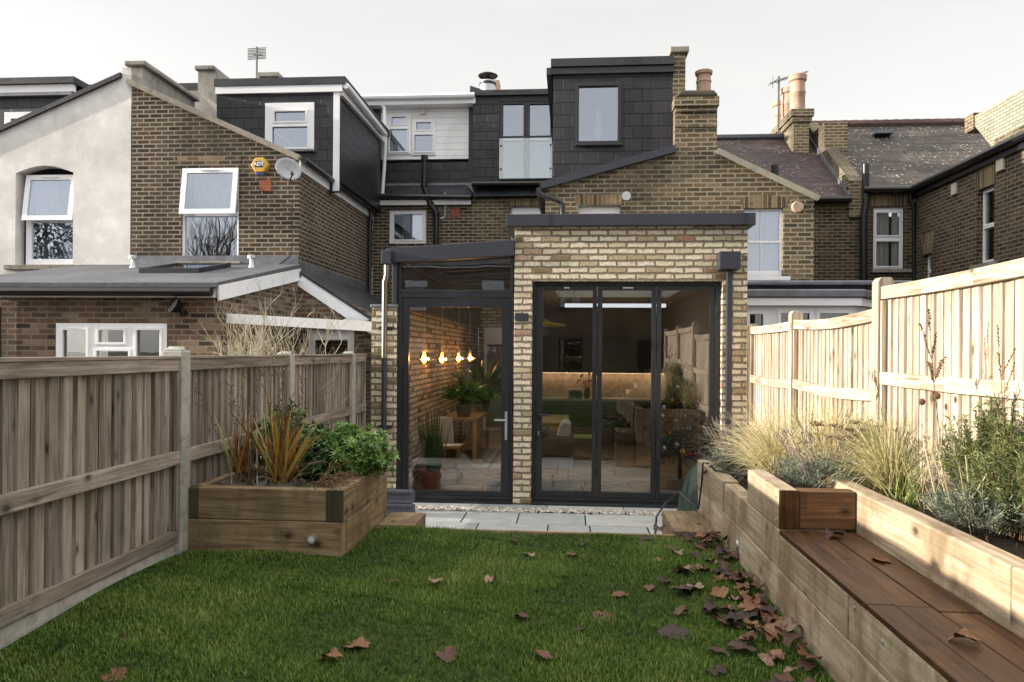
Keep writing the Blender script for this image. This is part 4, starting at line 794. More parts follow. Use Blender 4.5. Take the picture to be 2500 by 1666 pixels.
# party parapet with lead flashing, stack and big chimney
pk = lambda y, d=.0: e4 + (rz4 - e4) * (y - YM) / (yr - YM) + d
m = MB(); m.prism([(x6, YM - .05, e4 - .4), (x6, YM - .05, pk(YM, .42)), (x6, yr + .1, pk(yr, .42)), (x6, yr + .1, pk(yr) - .4)], (.3, 0, 0))
q = rectY(Z3, 1028, 408, 1128, 598, 18.6); m.box((x6 - .002, 18.6, q[1] - .3), (x6 + .55, 19.4, q[3])); m.build('party_parapet', M_['oldB'], h4)
m = MB(); m.prism([(x6 - .03, YM - .06, pk(YM, .02)), (x6 - .03, YM - .06, pk(YM, .14)), (x6 - .03, yr, pk(yr, .14)), (x6 - .03, yr, pk(yr, .02))], (.028, 0, 0)); m.build('lead_flashing', M_['lead'], h4)
q = rectY(Z3, 815, 330, 918, 570, 19.0); m = MB(); m.box((q[0], 19.0, q[1] - .6), (q[2], 21.2, q[3])); ck = m.build('chimney', M_['oldB'], h4)
m = MB(); m.box((q[0] - .05, 18.94, q[3] - .28), (q[2] + .05, 21.26, q[3] - .16)); m.box((q[0] - .09, 18.9, q[3] - .159), (q[2] + .09, 21.3, q[3] + .02)); m.build('corbel', M_['oldB'], ck)
cx = (q[0] + q[2]) / 2
for y, hh in ((19.35, 1.02), (20.1, .95), (20.85, .85)): pot((cx, y, q[3]), hh, .2, ck)
# ground floor flat-roofed bay
YB = 11.2; Bq = lambda x, y, Y=YB: PY(Z7(x, y), Y)
xl_, xr_ = 2.11, Bq(1610, 120).x
t1 = Bq(900, 97).z; t2 = Bq(900, 128).z; t3 = Bq(900, 165).z
m = MB(); m.box((xl_, YB - .02, t2), (xr_, YG - .02, t1)); m.build('flat_roof', M_['lead'], h4, bevel=.02)
m = MB(); m.box((xl_, YB + .08, 0), (xr_ - .1, YG - .03, t2 - .001)); m.build('bay_wall', M_['roofdk'], h4)
yb = YB - .55; xa, xb2 = 2.12, PY(Z7(1290, 200), yb).x
c3 = PY(Z7(900, 168), yb).z; c4 = PY(Z7(900, 212), yb).z; c5 = PY(Z7(900, 262), yb).z
hip = [(xa, yb), (xb2, yb), (xb2 + .5, YB + .07), (xa, YB + .07)]
def polyprism(m, pts, z0, z1, grow_=0): m.prism([(x, y, z0) for x, y in pts], (0, 0, z1 - z0))
m = MB(); polyprism(m, hip, c4 + .004, c3 + .03); m.build('bay_roof', M_['lead'], h4, bevel=.02)
hp2 = [(xa, yb + .03), (xb2 - .03, yb + .03), (xb2 + .42, YB + .06), (xa, YB + .06)]
m = MB(); polyprism(m, hp2, c5, c4); m.build('bay_cornice', M_['upvc'], h4)
yw = yb + .12; wz0 = .9; hp3 = [(xa, yw), (xb2 - .08, yw)]
Wq = [rectY(Z7, *t, yw) for t in ((520, 322, 608, 420), (728, 316, 918, 420), (988, 316, 1180, 420))]
rb_ = (xa, wz0, xb2 - .08, c5 - .002)
window(h4, mpY(yw), rb_, [(t[0], 1.0, t[2], t[3]) for t in Wq], rec=0, ring=.05, gm='glassdoor')
m = MB(); m.box((xa, yw, 0), (xb2 - .08, yw + .15, wz0)); m.prism([(xb2 - .08, yw, 0), (xb2 + .3, YB, 0), (xb2 + .2, YB, 0), (xb2 - .15, yw + .01, 0)], (0, 0, c5 - .003)); m.build('bay_panel', M_['upvc'], h4)
q = K(838, 975); m = MB(); m.tube([(q.x, YG - .06, q.z), (q.x, YG - .002, q.z)], [.085, .10], 18); v4 = m.build('round_vent', M_['terra']); tag(v4, 'round terracotta vent on the brown brick wall right of the white sash window', 'vent')

# ================================================================ H5 : next house to the right
h5 = thing('terraced_house', 'brown brick terraced house at the far right with mossy tiled roof and long side wall', 'house', (7, YM, 0))
XR = 7.6; xq = x6 + .3
ez5 = (PY(Z3(1400, 838), YM).z + PX(Z3(2353, 560), XR).z) / 2
w5 = rectY(Z3, 1343, 972, 1553, 1390, YM)
m = MB(); m.wall([at(xq - .3, 0, YM), at(XR, 0, YM), at(XR, ez5 + .1, YM), at(xq - .3, ez5 + .1, YM)], [quad(mpY(YM), grow(w5, -.01), 0)], (0, .2, 0))
wS = rectX(Z3, 2040, 840, 2155, 1350, XR); wS2 = rectX(Z3, 1678, 1285, 1735, 1520, XR)
m.wall([(XR, 9.0, 0), (XR, YM - .002, 0), (XR, YM - .002, ez5), (XR, 9.0, ez5)], [quad(mpXr(XR), grow(wS, -.01), 0), quad(mpXr(XR), grow(wS2, -.01), 0)], (.22, 0, 0)); m.build('wall', M_['oldC'], h5)
m = MB(); m.box((XR + 2.5, 9, 0), (XR + 2.6, 22, ez5)); m.box((XR + .23, 9.0, 0), (XR + 2.5, 9.1, ez5)); m.box((XR + .23, 9.1, ez5 - .1), (XR + 2.5, 17, ez5)); shell(m, xq, XR + 2.4, YM, 20.3, 0, ez5, False, 'LB'); m.build('inner_wall', M_['black'], h5)
mid = (w5[1] + w5[3]) / 2
window(h5, mpY(YM), w5, [(w5[0] + .09, w5[1] + .08, w5[2] - .09, mid - .07), (w5[0] + .09, mid + .07, w5[2] - .09, w5[3] - .12)], rec=.05, gm='glassdoor', sill=rectY(Z3, 1332, 1391, 1597, 1412, YM), curtain=[(w5[0] + .1, w5[1] + .05, w5[0] + .42, w5[3] - .1), (w5[2] - .2, w5[1] + .05, w5[2] - .08, w5[3] - .1)], wave=.03)
for wr_ in (wS, wS2):
    mid = (wr_[1] + wr_[3]) / 2
    window(h5, mpXr(XR), wr_, [(wr_[0] + .07, wr_[1] + .07, wr_[2] - .07, mid - .04), (wr_[0] + .07, mid + .04, wr_[2] - .07, wr_[3] - .08)], rec=.1, gm='glassdoor', sill=(wr_[0] - .12, wr_[1] - .1, wr_[2] + .12, wr_[1]), curtain=[(wr_[0] + .06, wr_[1] + .05, wr_[2] - .06, wr_[3] - .05)] if wr_ is wS else None, cm='blind')
r = rectY(Z3, 1325, 885, 1560, 966, YM); m = MB(); m.prism([(r[0], YM - .004, r[1]), (r[2], YM - .004, r[1]), (r[2] + .08, YM - .004, r[3]), (r[0] - .08, YM - .004, r[3])], (0, .05, 0)); m.build('lintel', M_['lintel'], h5)
for wr_ in (wS, wS2): m = MB(); m.prism([(XR - .004, wr_[0] - .02, wr_[3]), (XR - .004, wr_[2] + .02, wr_[3]), (XR - .004, wr_[2] + .1, wr_[3] + .42), (XR - .004, wr_[0] - .1, wr_[3] + .42)], (.05, 0, 0)); m.build('lintel', M_['lintel'], h5)
yr5 = 20.6; rz5 = PY(Z3(1400, 428), yr5).z; xv = 12.5
m = MB(); m.prism([(xq, YM - .15, ez5 + .02), (xv - 2.0, YM - .15, ez5 + .02), (xv, yr5, rz5), (xq, yr5, rz5)], (0, 0, -.1)); m.prism([(XR - .1, 9, ez5 + .02), (XR - .1, YM - .1, ez5 + .02), (XR + 1.2, YM - .1, ez5 + .72), (XR + 1.2, 9, ez5 + .72)], (0, 0, -.08)); m.build('roof', M_['roof2'], h5)
m = MB(); n = 24
for i in range(n): a = xq - .4 + (xv + .4 - xq) * i / n; m.tube([(a, yr5, rz5 + .02), (a + (xv + .4 - xq) / n * 1.03, yr5, rz5 + .02)], [.13, .145], 8)
m.build('ridge', plain('rusty_ridge_tile', (.085, .05, .04), .8, var=.35, scale=4), h5)
m = MB(); m.tube([(xq - .05, YM - .2, ez5), (XR, YM - .2, ez5)], .07); m.tube([(XR - .12, 9, ez5 + .02), (XR - .12, YM - .1, ez5)], .075); m.box((XR - .07, 9, ez5 - .17), (XR - .004, YM - .004, ez5 - .02)); m.build('gutter', M_['black'], h5)
m = MB(); k = V((0, -.1, 0)); m.tube([PY(Z3(*p), YM) + k for p in ((1284, 697), (1284, 955), (1270, 1040), (1270, 1560))], .075, 10); m.build('soil_pipe', M_['black'], h5, smooth=True)
m = MB(); m.tube([PY(Z3(*p), YM) + k for p in ((1580, 850), (1580, 930), (1603, 970), (1605, 1550))], .04, 10); m.build('downpipe', M_['black'], h5, smooth=True)
cv = plain('cream_vent', (.55, .50, .40), .6)
for t in ((2182, 642, 2230, 732), (1880, 818, 1912, 892)): q = rectX(Z3, *t, XR); m = MB(); m.box((XR - .05, q[0], q[1]), (XR - .002, q[2], q[3])); m.build('vent_box', cv, h5, bevel=.008)
m = MB(); q = PY(Z3(1395, 488), 19.9); m.box((q.x - .22, 19.6, q.z - .05), (q.x + .22, 19.9, q.z + .03)); m.build('roof_vent', M_['lead'], h5)
# ---- H6: pale painted flank wall rising beyond
h6 = thing('end_house', 'tall pale painted brick gable flank rising above the far right roof', 'house', (9, 15, 0))
XQ = 8.9; pts = [PX(Z3(*p), XQ) for p in ((1985, 385), (2353, 180))]
y0_, y1_ = 21.0, 9.0; za = PX(Z3(1985, 385), XQ); zb_ = PX(Z3(2353, 180), XQ); sl6 = (zb_.z - za.z) / (zb_.y - za.y)
zt6 = lambda y: za.z + sl6 * (y - za.y)
y0_ = za.y; zc_ = PX(Z3(2160, 600), XQ)
m = MB(); m.prism([(XQ, zc_.y, ez5 - .2), (XQ, zc_.y, zc_.z), (XQ, y0_, za.z), (XQ, 10.5, zt6(10.5)), (XQ, 10.5, ez5 - .2)], (.3, 0, 0)); m.build('gable_wall', M_['palebrick'], h6)
m = MB(); m.box((XQ - .03, y0_ - .25, za.z - .3), (XQ + .32, y0_ + .12, za.z + .06)); m.build('brick_capping', M_['oldB'], h6)
m = MB(); m.box((XQ - .012, 10.6, ez5 + .72), (XQ - .002, zc_.y, ez5 + .92)); m.build('brick_band', M_['oldB'], h6)
# ================================================================ what the panes reflect: houses and a bare tree across the back of the garden
h7 = thing('opposite_house', 'brown brick house behind the viewer, seen only as a reflection in the glass doors', 'house', (0, -15, 0))
m = MB(); hl = [[(x, -15, z), (x + 1.1, -15, z), (x + 1.1, -15, z + 1.5), (x, -15, z + 1.5)] for x in (-7.5, -4, -.5, 3, 6.5) for z in (.9, 3.6)]
m.wall([(-9, -15, 0), (9, -15, 0), (9, -15, 5.6), (-9, -15, 5.6)], hl, (0, -.2, 0)); m.box((-8.9, -20, 0), (8.9, -19.8, 5.6)); m.build('wall', M_['oldC'], h7)
m = MB(); m.prism([(-9.2, -14.8, 5.6), (9.2, -14.8, 5.6), (9.2, -18, 7.6), (-9.2, -18, 7.6)], (0, 0, .1)); m.build('roof', M_['roofdk'], h7)
for q in hl: window(h7, lambda u, z, d: V((u, -15 - d, z)), (q[0][0], q[0][2], q[2][0], q[2][2]), [(q[0][0] + .08, q[0][2] + .08, q[2][0] - .08, q[2][2] - .08)], fm='ral', ring=0)
def bare_tree(base, h, label, mat, spread=.6, lv=5, r0=.14, seed=3, up_=.25, name='bare_tree', cat='tree', n0=1, jit=.16):
    random.seed(seed); t = thing(name, label, cat, base); m = MB(); tw = MB()
    def grow_(p, d, L, r, k):
        n = 4; pts = [p]; q = p.copy(); dd = d.copy()
        for i in range(n):
            dd = (dd + V((ru(-1, 1), ru(-1, 1), ru(-.5, 1))) * jit).normalized(); q = q + dd * (L / n); pts.append(q.copy())
        (m if k >= lv - 1 else tw).tube(pts, [r * (1 - .45 * i / n) for i in range(n + 1)], 6 if k >= lv - 1 else 4, cap=False)
        if k <= 0: return
        for i in range(random.choice((2, 3, 3, 4))):
            j = random.choice((2, 3, 4, 4)); nd = (dd + V((ru(-1, 1), ru(-1, 1), ru(-.5, 1) + up_)) * spread).normalized(); grow_(pts[j], nd, L * ru(.6, .85), r * .55, k - 1)
    for i in range(n0): grow_(V(base), V((ru(-.07, .07) * n0, ru(-.07, .07) * n0, 1)).normalized(), h * .32, r0, lv)
    m.build('trunk', mat, t); tw.build('twig', mat, t); return t
def evergreen(base, h, r, label):
    t = thing('evergreen_tree', label, 'tree', base); m = MB(); b = V(base); m.tube([b, b + V((0, 0, h * .9))], [.2, .05], 8); m.build('trunk', bark, t); m = MB()
    for i in range(2600):
        z = h * (.18 + .8 * rn()); R = r * (1 - (z / h) ** 2) ** .6 * (.75 + .25 * sin(z * 3)) * sqrt(rn()); a = rn() * 6.28; d = V((cos(a), sin(a), ru(-.8, .4))); m.leaf(b + V((R * cos(a), R * sin(a), z)), d, V((0, 0, 1)), ru(.3, .8), ru(.08, .16))
    m.build('crown', M_['ever'], t, recalc=False)
M_['ever'] = leafm('evergreen_leaf', [(0, (.01, .02, .008)), (.6, (.03, .05, .02)), (1, (.08, .10, .05))], .5, .1)
bark = plain('bark', (.09, .07, .05), .9, var=.4, scale=12)
bare_tree((-15.5, -6.5, -.02), 9.5, 'bare winter tree behind the viewer, reflected in the upper windows', bark, lv=6, r0=.2, spread=.75)
evergreen((-23.5, -6.5, -.02), 9.5, 2.2, 'dark evergreen tree behind the viewer, reflected in the window of the white house')
# ================================================================ GARDEN
import numpy as np
random.seed(11); rng = np.random.default_rng(5)
XL, XRF, YL = -2.5, 2.15, 5.3
# patio slabs
g = G('grey_sandstone', .75, .3); a = g.attr(); f = g.noise(g.pos(), 5, 6, .6); f2 = g.noise(g.pos(), 40, 4)
c = g.mix(.5, g.ramp(a, [(0, (.28, .30, .31)), (.5, (.36, .38, .38)), (1, (.44, .44, .42))]), g.ramp(f, [(.3, .6), (.7, 1.3)]), 'MULTIPLY')
g.col(g.mix(g.ramp(f, [(.55, 0.), (.8, .5)]), c, (.20, .22, .17))); g.bump(f2, .25, .004); M_['slab'] = g.m
m = MB(); m.box((-2.6, 5.0, -.019), (2.2, YF - .01, -.012)); tag(m.build('patio_bed', M_['soil']), kind='structure')
m = MB(); y = 8.40; rows = [(8.37, 8.415), (7.86, 8.355), (7.42, 7.845), (6.92, 7.405), (6.4, 6.9), (5.9, 6.385), (5.35, 5.885)]
for (y0, y1) in rows:
    x = -2.4 - ru(0, .3)
    while x < 2.08:
        w = random.choice((.44, .6, .6, .74, .88)); m.box((x + .007, y0, -.012), (min(x + w, 2.1) - .007, y1, ru(-.002, .002))); x += w
x = -2.05
while x < 2.0: m.box((x + .004, 8.62, -.012), (min(x + .9, 2.07) - .004, YF - .034, .001)); x += .9
tag(m.build('patio', M_['slab'], bevel=.004), kind='structure')
g = G('pale_pebble', .7, .3); g.col(g.ramp(g.attr(), [(0, (.2, .17, .14)), (.4, (.42, .38, .32)), (.7, (.55, .52, .48)), (1, (.66, .64, .6))])); M_['peb'] = g.m
m = MB()
for i in range(1500):
    cx, cy = ru(-2.05, 2.05), ru(8.425, 8.615); r = ru(.009, .02); b0 = len(m.v); k = rn() * pi; m.ball((0, 0, 0), r, seg=6)
    q = Matrix.Rotation(k, 3, 'Z') @ Matrix.Diagonal((1.35, .95, .65))
    for j in range(b0, len(m.v)): m.v[j] = q @ m.v[j] + V((cx, cy, -.004 + rn() * .012))
tag(m.build('pebble_strip', M_['peb'], smooth=True, recalc=False), 'strip of pale pebbles along the door thresholds', 'pebbles', kind='stuff')
# lawn
g = G('turf', .9, .1); f = g.noise(g.pos(), 18, 5); g.col(g.ramp(f, [(.3, (.012, .016, .006)), (.6, (.03, .05, .010)), (.8, (.05, .05, .018))])); M_['turf'] = g.m
hgt = lambda x, y: LZ - .02 + .014 * sin(x * 2.3 + 1) * sin(y * 1.9) + .01 * sin(x * 5.1 + y * 3.7)
m = MB(); nx, ny = 40, 70; xs = [XL + .02 + (1.07 - XL - .02) * i / nx for i in range(nx + 1)]; ys = [-6 + (YL + 6) * i / ny for i in range(ny + 1)]
m.add([(x, y, hgt(x, y)) for y in ys for x in xs], [(j * (nx + 1) + i, j * (nx + 1) + i + 1, (j + 1) * (nx + 1) + i + 1, (j + 1) * (nx + 1) + i) for j in range(ny) for i in range(nx)])
m.box((XL + .03, -6, -.018), (1.06, YL - .01, LZ - .06)); tag(m.build('lawn', M_['turf'], smooth=False, recalc=False), kind='structure')
def grass(N, y0, y1, name):
    x = rng.uniform(XL + .05, 1.06, N); y = rng.uniform(y0, y1, N)
    keep = (x > -.80 * y - .25) & (x < .55 * y + .15) & ~((x < -1.42) & (y > 4.58)); x, y = x[keep], y[keep]; n = len(x)
    pt = np.sin(x * 3.1 + 1.3 * np.sin(y * 2.2)) * np.sin(y * 2.7 + x) + .6 * np.sin(x * 9 + y * 7) * np.sin(y * 11 - x * 4)
    thin = (pt < -.38) & (rng.random(n) < .65); x, y, pt = x[~thin], y[~thin], pt[~thin]; n = len(x)
    L = rng.uniform(.014, .036, n) * (1 + .18 * pt); th = rng.uniform(0, 2 * pi, n); ln = rng.uniform(.1, .75, n); w = rng.uniform(.0014, .0028, n)
    z = LZ - .022 + .014 * np.sin(x * 2.3 + 1) * np.sin(y * 1.9) + .01 * np.sin(x * 5.1 + y * 3.7)
    dx, dy = np.cos(th), np.sin(th); P0 = np.stack([x, y, z], 1); sd = np.stack([-dy, dx, 0 * x], 1) * w[:, None]
    d1 = np.stack([dx * ln * .35, dy * ln * .35, 1 + 0 * x], 1); d2 = np.stack([dx * ln * 1.5, dy * ln * 1.5, .75 + 0 * x], 1)
    P1 = P0 + d1 * (L * .5)[:, None]; P2 = P1 + d2 * (L * .5)[:, None]
    vs = np.stack([P0 - sd, P0 + sd, P1 + sd * .8, P1 - sd * .8, P2], 1).reshape(-1, 3)
    me = bpy.data.meshes.new(name); b = np.arange(n) * 5
    lp = np.stack([b, b + 1, b + 2, b + 3, b + 3, b + 2, b + 4], 1).reshape(-1); st = np.stack([np.arange(n) * 7, np.arange(n) * 7 + 4], 1).reshape(-1); to = np.tile([4, 3], n)
    me.vertices.add(len(vs)); me.vertices.foreach_set('co', vs.reshape(-1)); me.loops.add(len(lp)); me.loops.foreach_set('vertex_index', lp)
    me.polygons.add(2 * n); me.polygons.foreach_set('loop_start', st); me.polygons.foreach_set('loop_total', to); me.update(calc_edges=True)
    at_ = me.attributes.new('rnd', 'FLOAT', 'FACE'); at_.data.foreach_set('value', np.repeat(np.clip(rng.normal(.46, .2, n) + .20 * pt, 0, 1), 2))
    me.materials.append(M_['grass']); o = bpy.data.objects.new(name, me); COL.objects.link(o); return o
M_['grass'] = leafm('grass_blade', [(0, (.024, .040, .007)), (.35, (.060, .112, .012)), (.6, (.10, .178, .021)), (.85, (.17, .24, .042)), (1, (.30, .26, .11))], .6, .25)
tag(grass(260000, 2.3, 5.29, 'grass'), 'short green lawn grass between the planters', 'grass', kind='stuff')
m = MB(); m.box((-1.40, YL - .005, .05), (.76, YL + .03, LZ - .005), wood=True); tag(m.build('lawn_edging', M_['sleeperL'], bevel=.004), 'thin timber board holding the lawn edge above the patio', 'edging')

# fences
def panel(parent, X, Y0, Y1, z0, zt, sd, mat, rails, pitch=.1, lap=False, name='panel', sag=0):
    m = MB(); y = Y0; k = 0
    while y < Y1 - .02:
        w = min(pitch * ru(.94, 1.06), Y1 - y); j = ru(-.004, .004); tl = ru(-.006, .006)
        t0, t1 = (.009, .024) if lap else (.010, .016)
        ztop = zt - .005 - rn() * .012 - sag * sin(pi * (y - Y0) / (Y1 - Y0))
        gp = ru(.006, .013) if lap else ru(.008, .015); p = [(X + sd * (0 + j), y + .001, z0), (X + sd * (0 + j), y + w - gp, z0), (X + sd * (t0 + j), y + w - gp, z0), (X + sd * (t1 + j), y + .001 + .004, z0)]
        m.add([V(q) for q in p] + [V(q) + V((0, tl, ztop - z0)) for q in p], MB.BOXF, None, V((0, 0, 1)))
        if lap: m.box((X - sd * .045, y + w - .05, z0), (X - sd * .036, y + w + .045, ztop - .01), wood=True)
        y += w
    o = m.build(name, mat, parent, bevel=0)
    for i, (z, h, t) in enumerate(rails):
        m = MB(); n = 6 if sag else 1
        for q in range(n):
            ya, yb_ = Y0 + (Y1 - Y0) * q / n, Y0 + (Y1 - Y0) * (q + 1) / n; za, zb2 = z - sag * sin(pi * q / n), z - sag * sin(pi * (q + 1) / n)
            m.prism([(X + sd * .012, ya, za - h), (X + sd * .012, yb_, zb2 - h), (X + sd * .012, yb_, zb2), (X + sd * .012, ya, za)], (sd * t, 0, 0), wood=V((0, 1, 0)), rnd=.5 + .3 * sin(i * 4 + Y0))
        m.build('rail', mat, parent, bevel=.004)
fl_ = thing('garden_fence', 'grey brown closeboard fence with concrete posts along the left side', 'fence', (XL, 5, LZ))
pys = [.9, 2.72, 4.57, 6.4, 8.3]; M_['cap'] = M_['fenceL']
for i, y in enumerate(pys):
    m = MB(); zt = 1.80 if i != 2 else 1.83; w = .055; m.box((XL - .09, y - w, 0), (XL + .045, y + w, zt)); m.prism([(XL - .09, y - w, zt + .0005), (XL + .045, y - w, zt + .0005), (XL + .02, y - w * .5, zt + .025), (XL - .06, y - w * .5, zt + .025)], (0, .05, 0)); m.build('post', M_['concrete'], fl_, bevel=.01)
pe = [-1] + pys[0:]
segs = [(-.9, pys[0] - .057)] + [(pys[i] + .057, pys[i + 1] - .057) for i in range(4)] + [(pys[4] + .057, 8.83)]
for (a, b) in segs:
    m = MB(); m.box((XL - .04, a, .30), (XL + .012, b, LZ + .05)); m.build('gravel_board', M_['concrete'], fl_, bevel=.01)
    panel(fl_, XL - .02, a, b, LZ + .06, 1.75, 1, M_['fenceL'], [(1.775, .075, .036), (1.19, .085, .045), (LZ + .135, .075, .036)], .098, lap=True)
    m = MB()
    for yy in (a + .012, b - .03): m.box((XL + .005, yy, LZ + .14), (XL + .03, yy + .022, 1.69), wood=True)
    m.build('batten', M_['fenceL'], fl_)
    m = MB(); m.box((XL - .05, a, 1.776), (XL + .035, b, 1.795), wood=True); m.build('capping', M_['fenceL'], fl_, bevel=.003)
fr = thing('garden_fence', 'sunlit tan closeboard fence with wooden posts along the right side', 'fence', (XRF, 6, LZ))
rp = [1.55, 3.4, 5.22, 7.17, 8.83]; rzp = [2.36, 2.36, 2.36, 2.24, 2.18]
for y, z in zip(rp, rzp):
    m = MB(); w = .05; m.prism([(XRF - .07, y - w, 0), (XRF + .04, y - w, 0), (XRF + .04, y - w, z - .03), (XRF + .02, y - w, z), (XRF - .05, y - w, z), (XRF - .07, y - w, z - .03)], (0, .1, 0), wood=V((0, 0, 1))); m.build('post', M_['fenceR'], fr, bevel=.004)
for i, (zt, zm, zl) in enumerate(((2.28, 1.72, 1.14), (2.29, 1.72, 1.14), (2.15, 1.60, 1.05), (2.14, 1.585, 1.04))):
    panel(fr, XRF, rp[i] + .052, rp[i + 1] - .052, LZ, zt, -1, M_['fenceR'], [(zt + .005, .085, .04), (zm, .085, .045), (zl, .085, .045)], .098, sag=.03 if i == 2 else .008)
    m = MB()
    for yy in (rp[i] + .054, rp[i + 1] - .08): m.box((XRF - .03, yy, LZ), (XRF - .054, yy + .024, zt - .09), wood=True)
    m.build('batten', M_['fenceR'], fr)

# left planter
M_['endg'] = wood('green_end_grain', (.022, .018, .010), (.042, .034, .019), (.065, .055, .032), knots=0)
pl = thing('raised_planter', 'brown timber sleeper planter in the left corner of the lawn', 'planter', (-1.95, 5.1, LZ))
px0, px1, py0, py1 = -2.465, -1.44, 4.6, 5.68; zA, zB, zC = LZ - .12, .742, .945
def sl(a, b, mat='sleeperL', parent=pl, bv=.007, nm='sleeper'):
    m = MB(); m.box(a, b, wood=True); return m.build(nm, M_[mat], parent, bevel=bv)
sl((px0, py0, zA), (px1, py0 + .1, zB - .003)); sl((px0 + .072, py0 + .002, zB), (px1 - .1 - .002, py0 + .1, zC)); sl((px0 + .003, py0 + .001, zB), (px0 + .07, py0 + .1, zC - .003), 'endg', nm='end_grain'); sl((px1 - .1, py0 - .001, zB + .001), (px1 + .011, py0 + .008, zC), 'endg', nm='end_grain', bv=.003)
sl((px1 - .1, py0 + .101, zA), (px1 + .01, py1, zB - .003)); sl((px1 - .1, py0 + .009, zB), (px1 + .012, py1, zC + .002)); sl((px0, py1 + .002, zA), (px1, py1 + .1, zC)); sl((px0, py0 + .11, zA), (px0 + .06, py1, zC - .005))
m = MB(); n = 12
m.add([(px0 + .05 + (px1 - .13 - px0) * i / n, py0 + .09 + (py1 - py0 - .08) * j / n, zC - .045 + .02 * rn()) for j in range(n + 1) for i in range(n + 1)], [(j * (n + 1) + i, j * (n + 1) + i + 1, (j + 1) * (n + 1) + i + 1, (j + 1) * (n + 1) + i) for j in range(n) for i in range(n)]); m.build('soil', M_['soil'], pl, recalc=False)
q = PY(Z10(1245, 1425), py0); m = MB(); m.tube([(q.x, py0 - .012, q.z), (q.x, py0 + .02, q.z)], [.030, .032], 20); m.build('spot_light', M_['galv'], pl, smooth=True)
m = MB(); m.tube([(q.x, py0 - .014, q.z), (q.x, py0 - .01, q.z)], .019, 16); m.build('spot_lens', plain('lens', (.5, .52, .52), .2), pl)
# right planter, bench and walls
XB1 = 1.07
pr_ = thing('bench_planter', 'long pale timber sleeper planter with built-in brown bench along the right side', 'planter', (1.5, 4, LZ))
SR = lambda a, b, mt='sleeperR', bv=.007, nm='sleeper': sl(a, b, mt, pr_, bv, nm)
SR((XB1, 1.2, LZ - .15), (XB1 + .1, 3.55, .741)); SR((XB1 - .003, 3.554, LZ - .15), (XB1 + .1, 6.2, .741))
SR((XB1 + .002, 1.2, .745), (XB1 + .1, 2.915, .916)); SR((XB1, 2.92, .745), (XB1 + .1, 3.845, .916)); SR((XB1, 3.847, .745), (XB1 + .1, 5.18, .94)); SR((XB1 + .001, 1.2, .918), (XB1 + .1, 2.74, .94), 'bench', .004, 'seat_board'); SR((XB1 + .001, 2.745, .918), (XB1 + .1, 3.846, .941), 'bench', .004, 'seat_board'); SR((XB1 - .008, 5.185, .745), (XB1 + .1, 6.2, .955))
SR((XB1, YL + .01, .05), (XB1 + .1, 6.2, LZ - .155))
SR((XB1 + .101, 6.1, .05), (XRF - .08, 6.2, .94))
SR((XB1 + .001, 3.862, .944), (XB1 + .1, 4.52, 1.143)); SR((XB1 + .001, 3.848, .945), (XB1 + .1, 3.860, 1.142), 'bench', .003, 'end_grain')
SR((XB1 + .103, 3.852, .944), (1.452, 3.952, 1.14), 'sleeperD')
for (a, b) in ((1.2, 2.55), (2.555, 4.6)): SR((1.456, a, .90), (1.556, b, 1.143))
SR((1.56, 4.86, .9), (XRF - .08, 4.96, 1.15), 'sleeperD')
for (x0_, x1_, cuts) in ((XB1 + .104, XB1 + .228, (1.2, 2.74, 3.848)), (XB1 + .234, XB1 + .38, (1.2, 2.70, 3.848))):
    for i in range(2): SR((x0_, cuts[i] + .003, .89), (x1_, cuts[i + 1] - .003, .938 - .003 * rn()), 'bench', .004, 'seat_board')
m = MB(); m.box((XB1 + .1, 1.2, .3), (1.455, 3.85, .88)); m.build('bench_core', M_['soil'], pr_)
def soilp(x0, x1, y0, y1, z, n=14):
    m = MB(); m.add([(x0 + (x1 - x0) * i / n, y0 + (y1 - y0) * j / n, z + .03 * rn()) for j in range(n + 1) for i in range(n + 1)], [(j * (n + 1) + i, j * (n + 1) + i + 1, (j + 1) * (n + 1) + i + 1, (j + 1) * (n + 1) + i) for j in range(n) for i in range(n)]); m.build('soil', M_['soil'], pr_, recalc=False)
soilp(1.55, 2.13, 1.2, 3.95, 1.06); soilp(1.16, 2.13, 3.94, 4.88, 1.05); soilp(1.16, 2.13, 4.9, 6.12, .87)
q = PX(Z8(642, 648), XB1); m = MB(); m.tube([(XB1 - .016, q.y, q.z), (XB1 + .01, q.y, q.z)], [.030, .032], 18); m.build('spot_light', M_['galv'], pr_, smooth=True)
for (y, z) in ((2.85, .89), (2.6, .86), (2.2, .84), (3.9, 1.1), (3.9, .98), (5.1, .9)): m = MB(); m.tube([(XB1 - .006, y, z), (XB1 + .01, y, z)], .007, 8); m.build('screw_head', M_['galv'], pr_)
# sleeper returns beside the patio recess
ls_ = thing('sleeper_step', 'short brown sleeper retaining end between left planter and patio', 'sleeper', (-1.25, 5.6, 0)); sl((-1.41, 5.36, .36), (-1.13, 5.80, LZ), 'sleeperL', ls_); sl((-1.40, 5.37, .0), (-1.135, 5.79, .355), 'sleeperL', ls_)
rs_ = thing('sleeper_step', 'short sleeper retaining end with wet brown top beside the right planter wall', 'sleeper', (.9, 5.7, 0)); sl((.76, 5.36, .36), (1.05, 6.06, LZ + .01), 'sleeperL', rs_); sl((.765, 5.37, 0), (1.05, 6.05, .355), 'sleeperR', rs_)
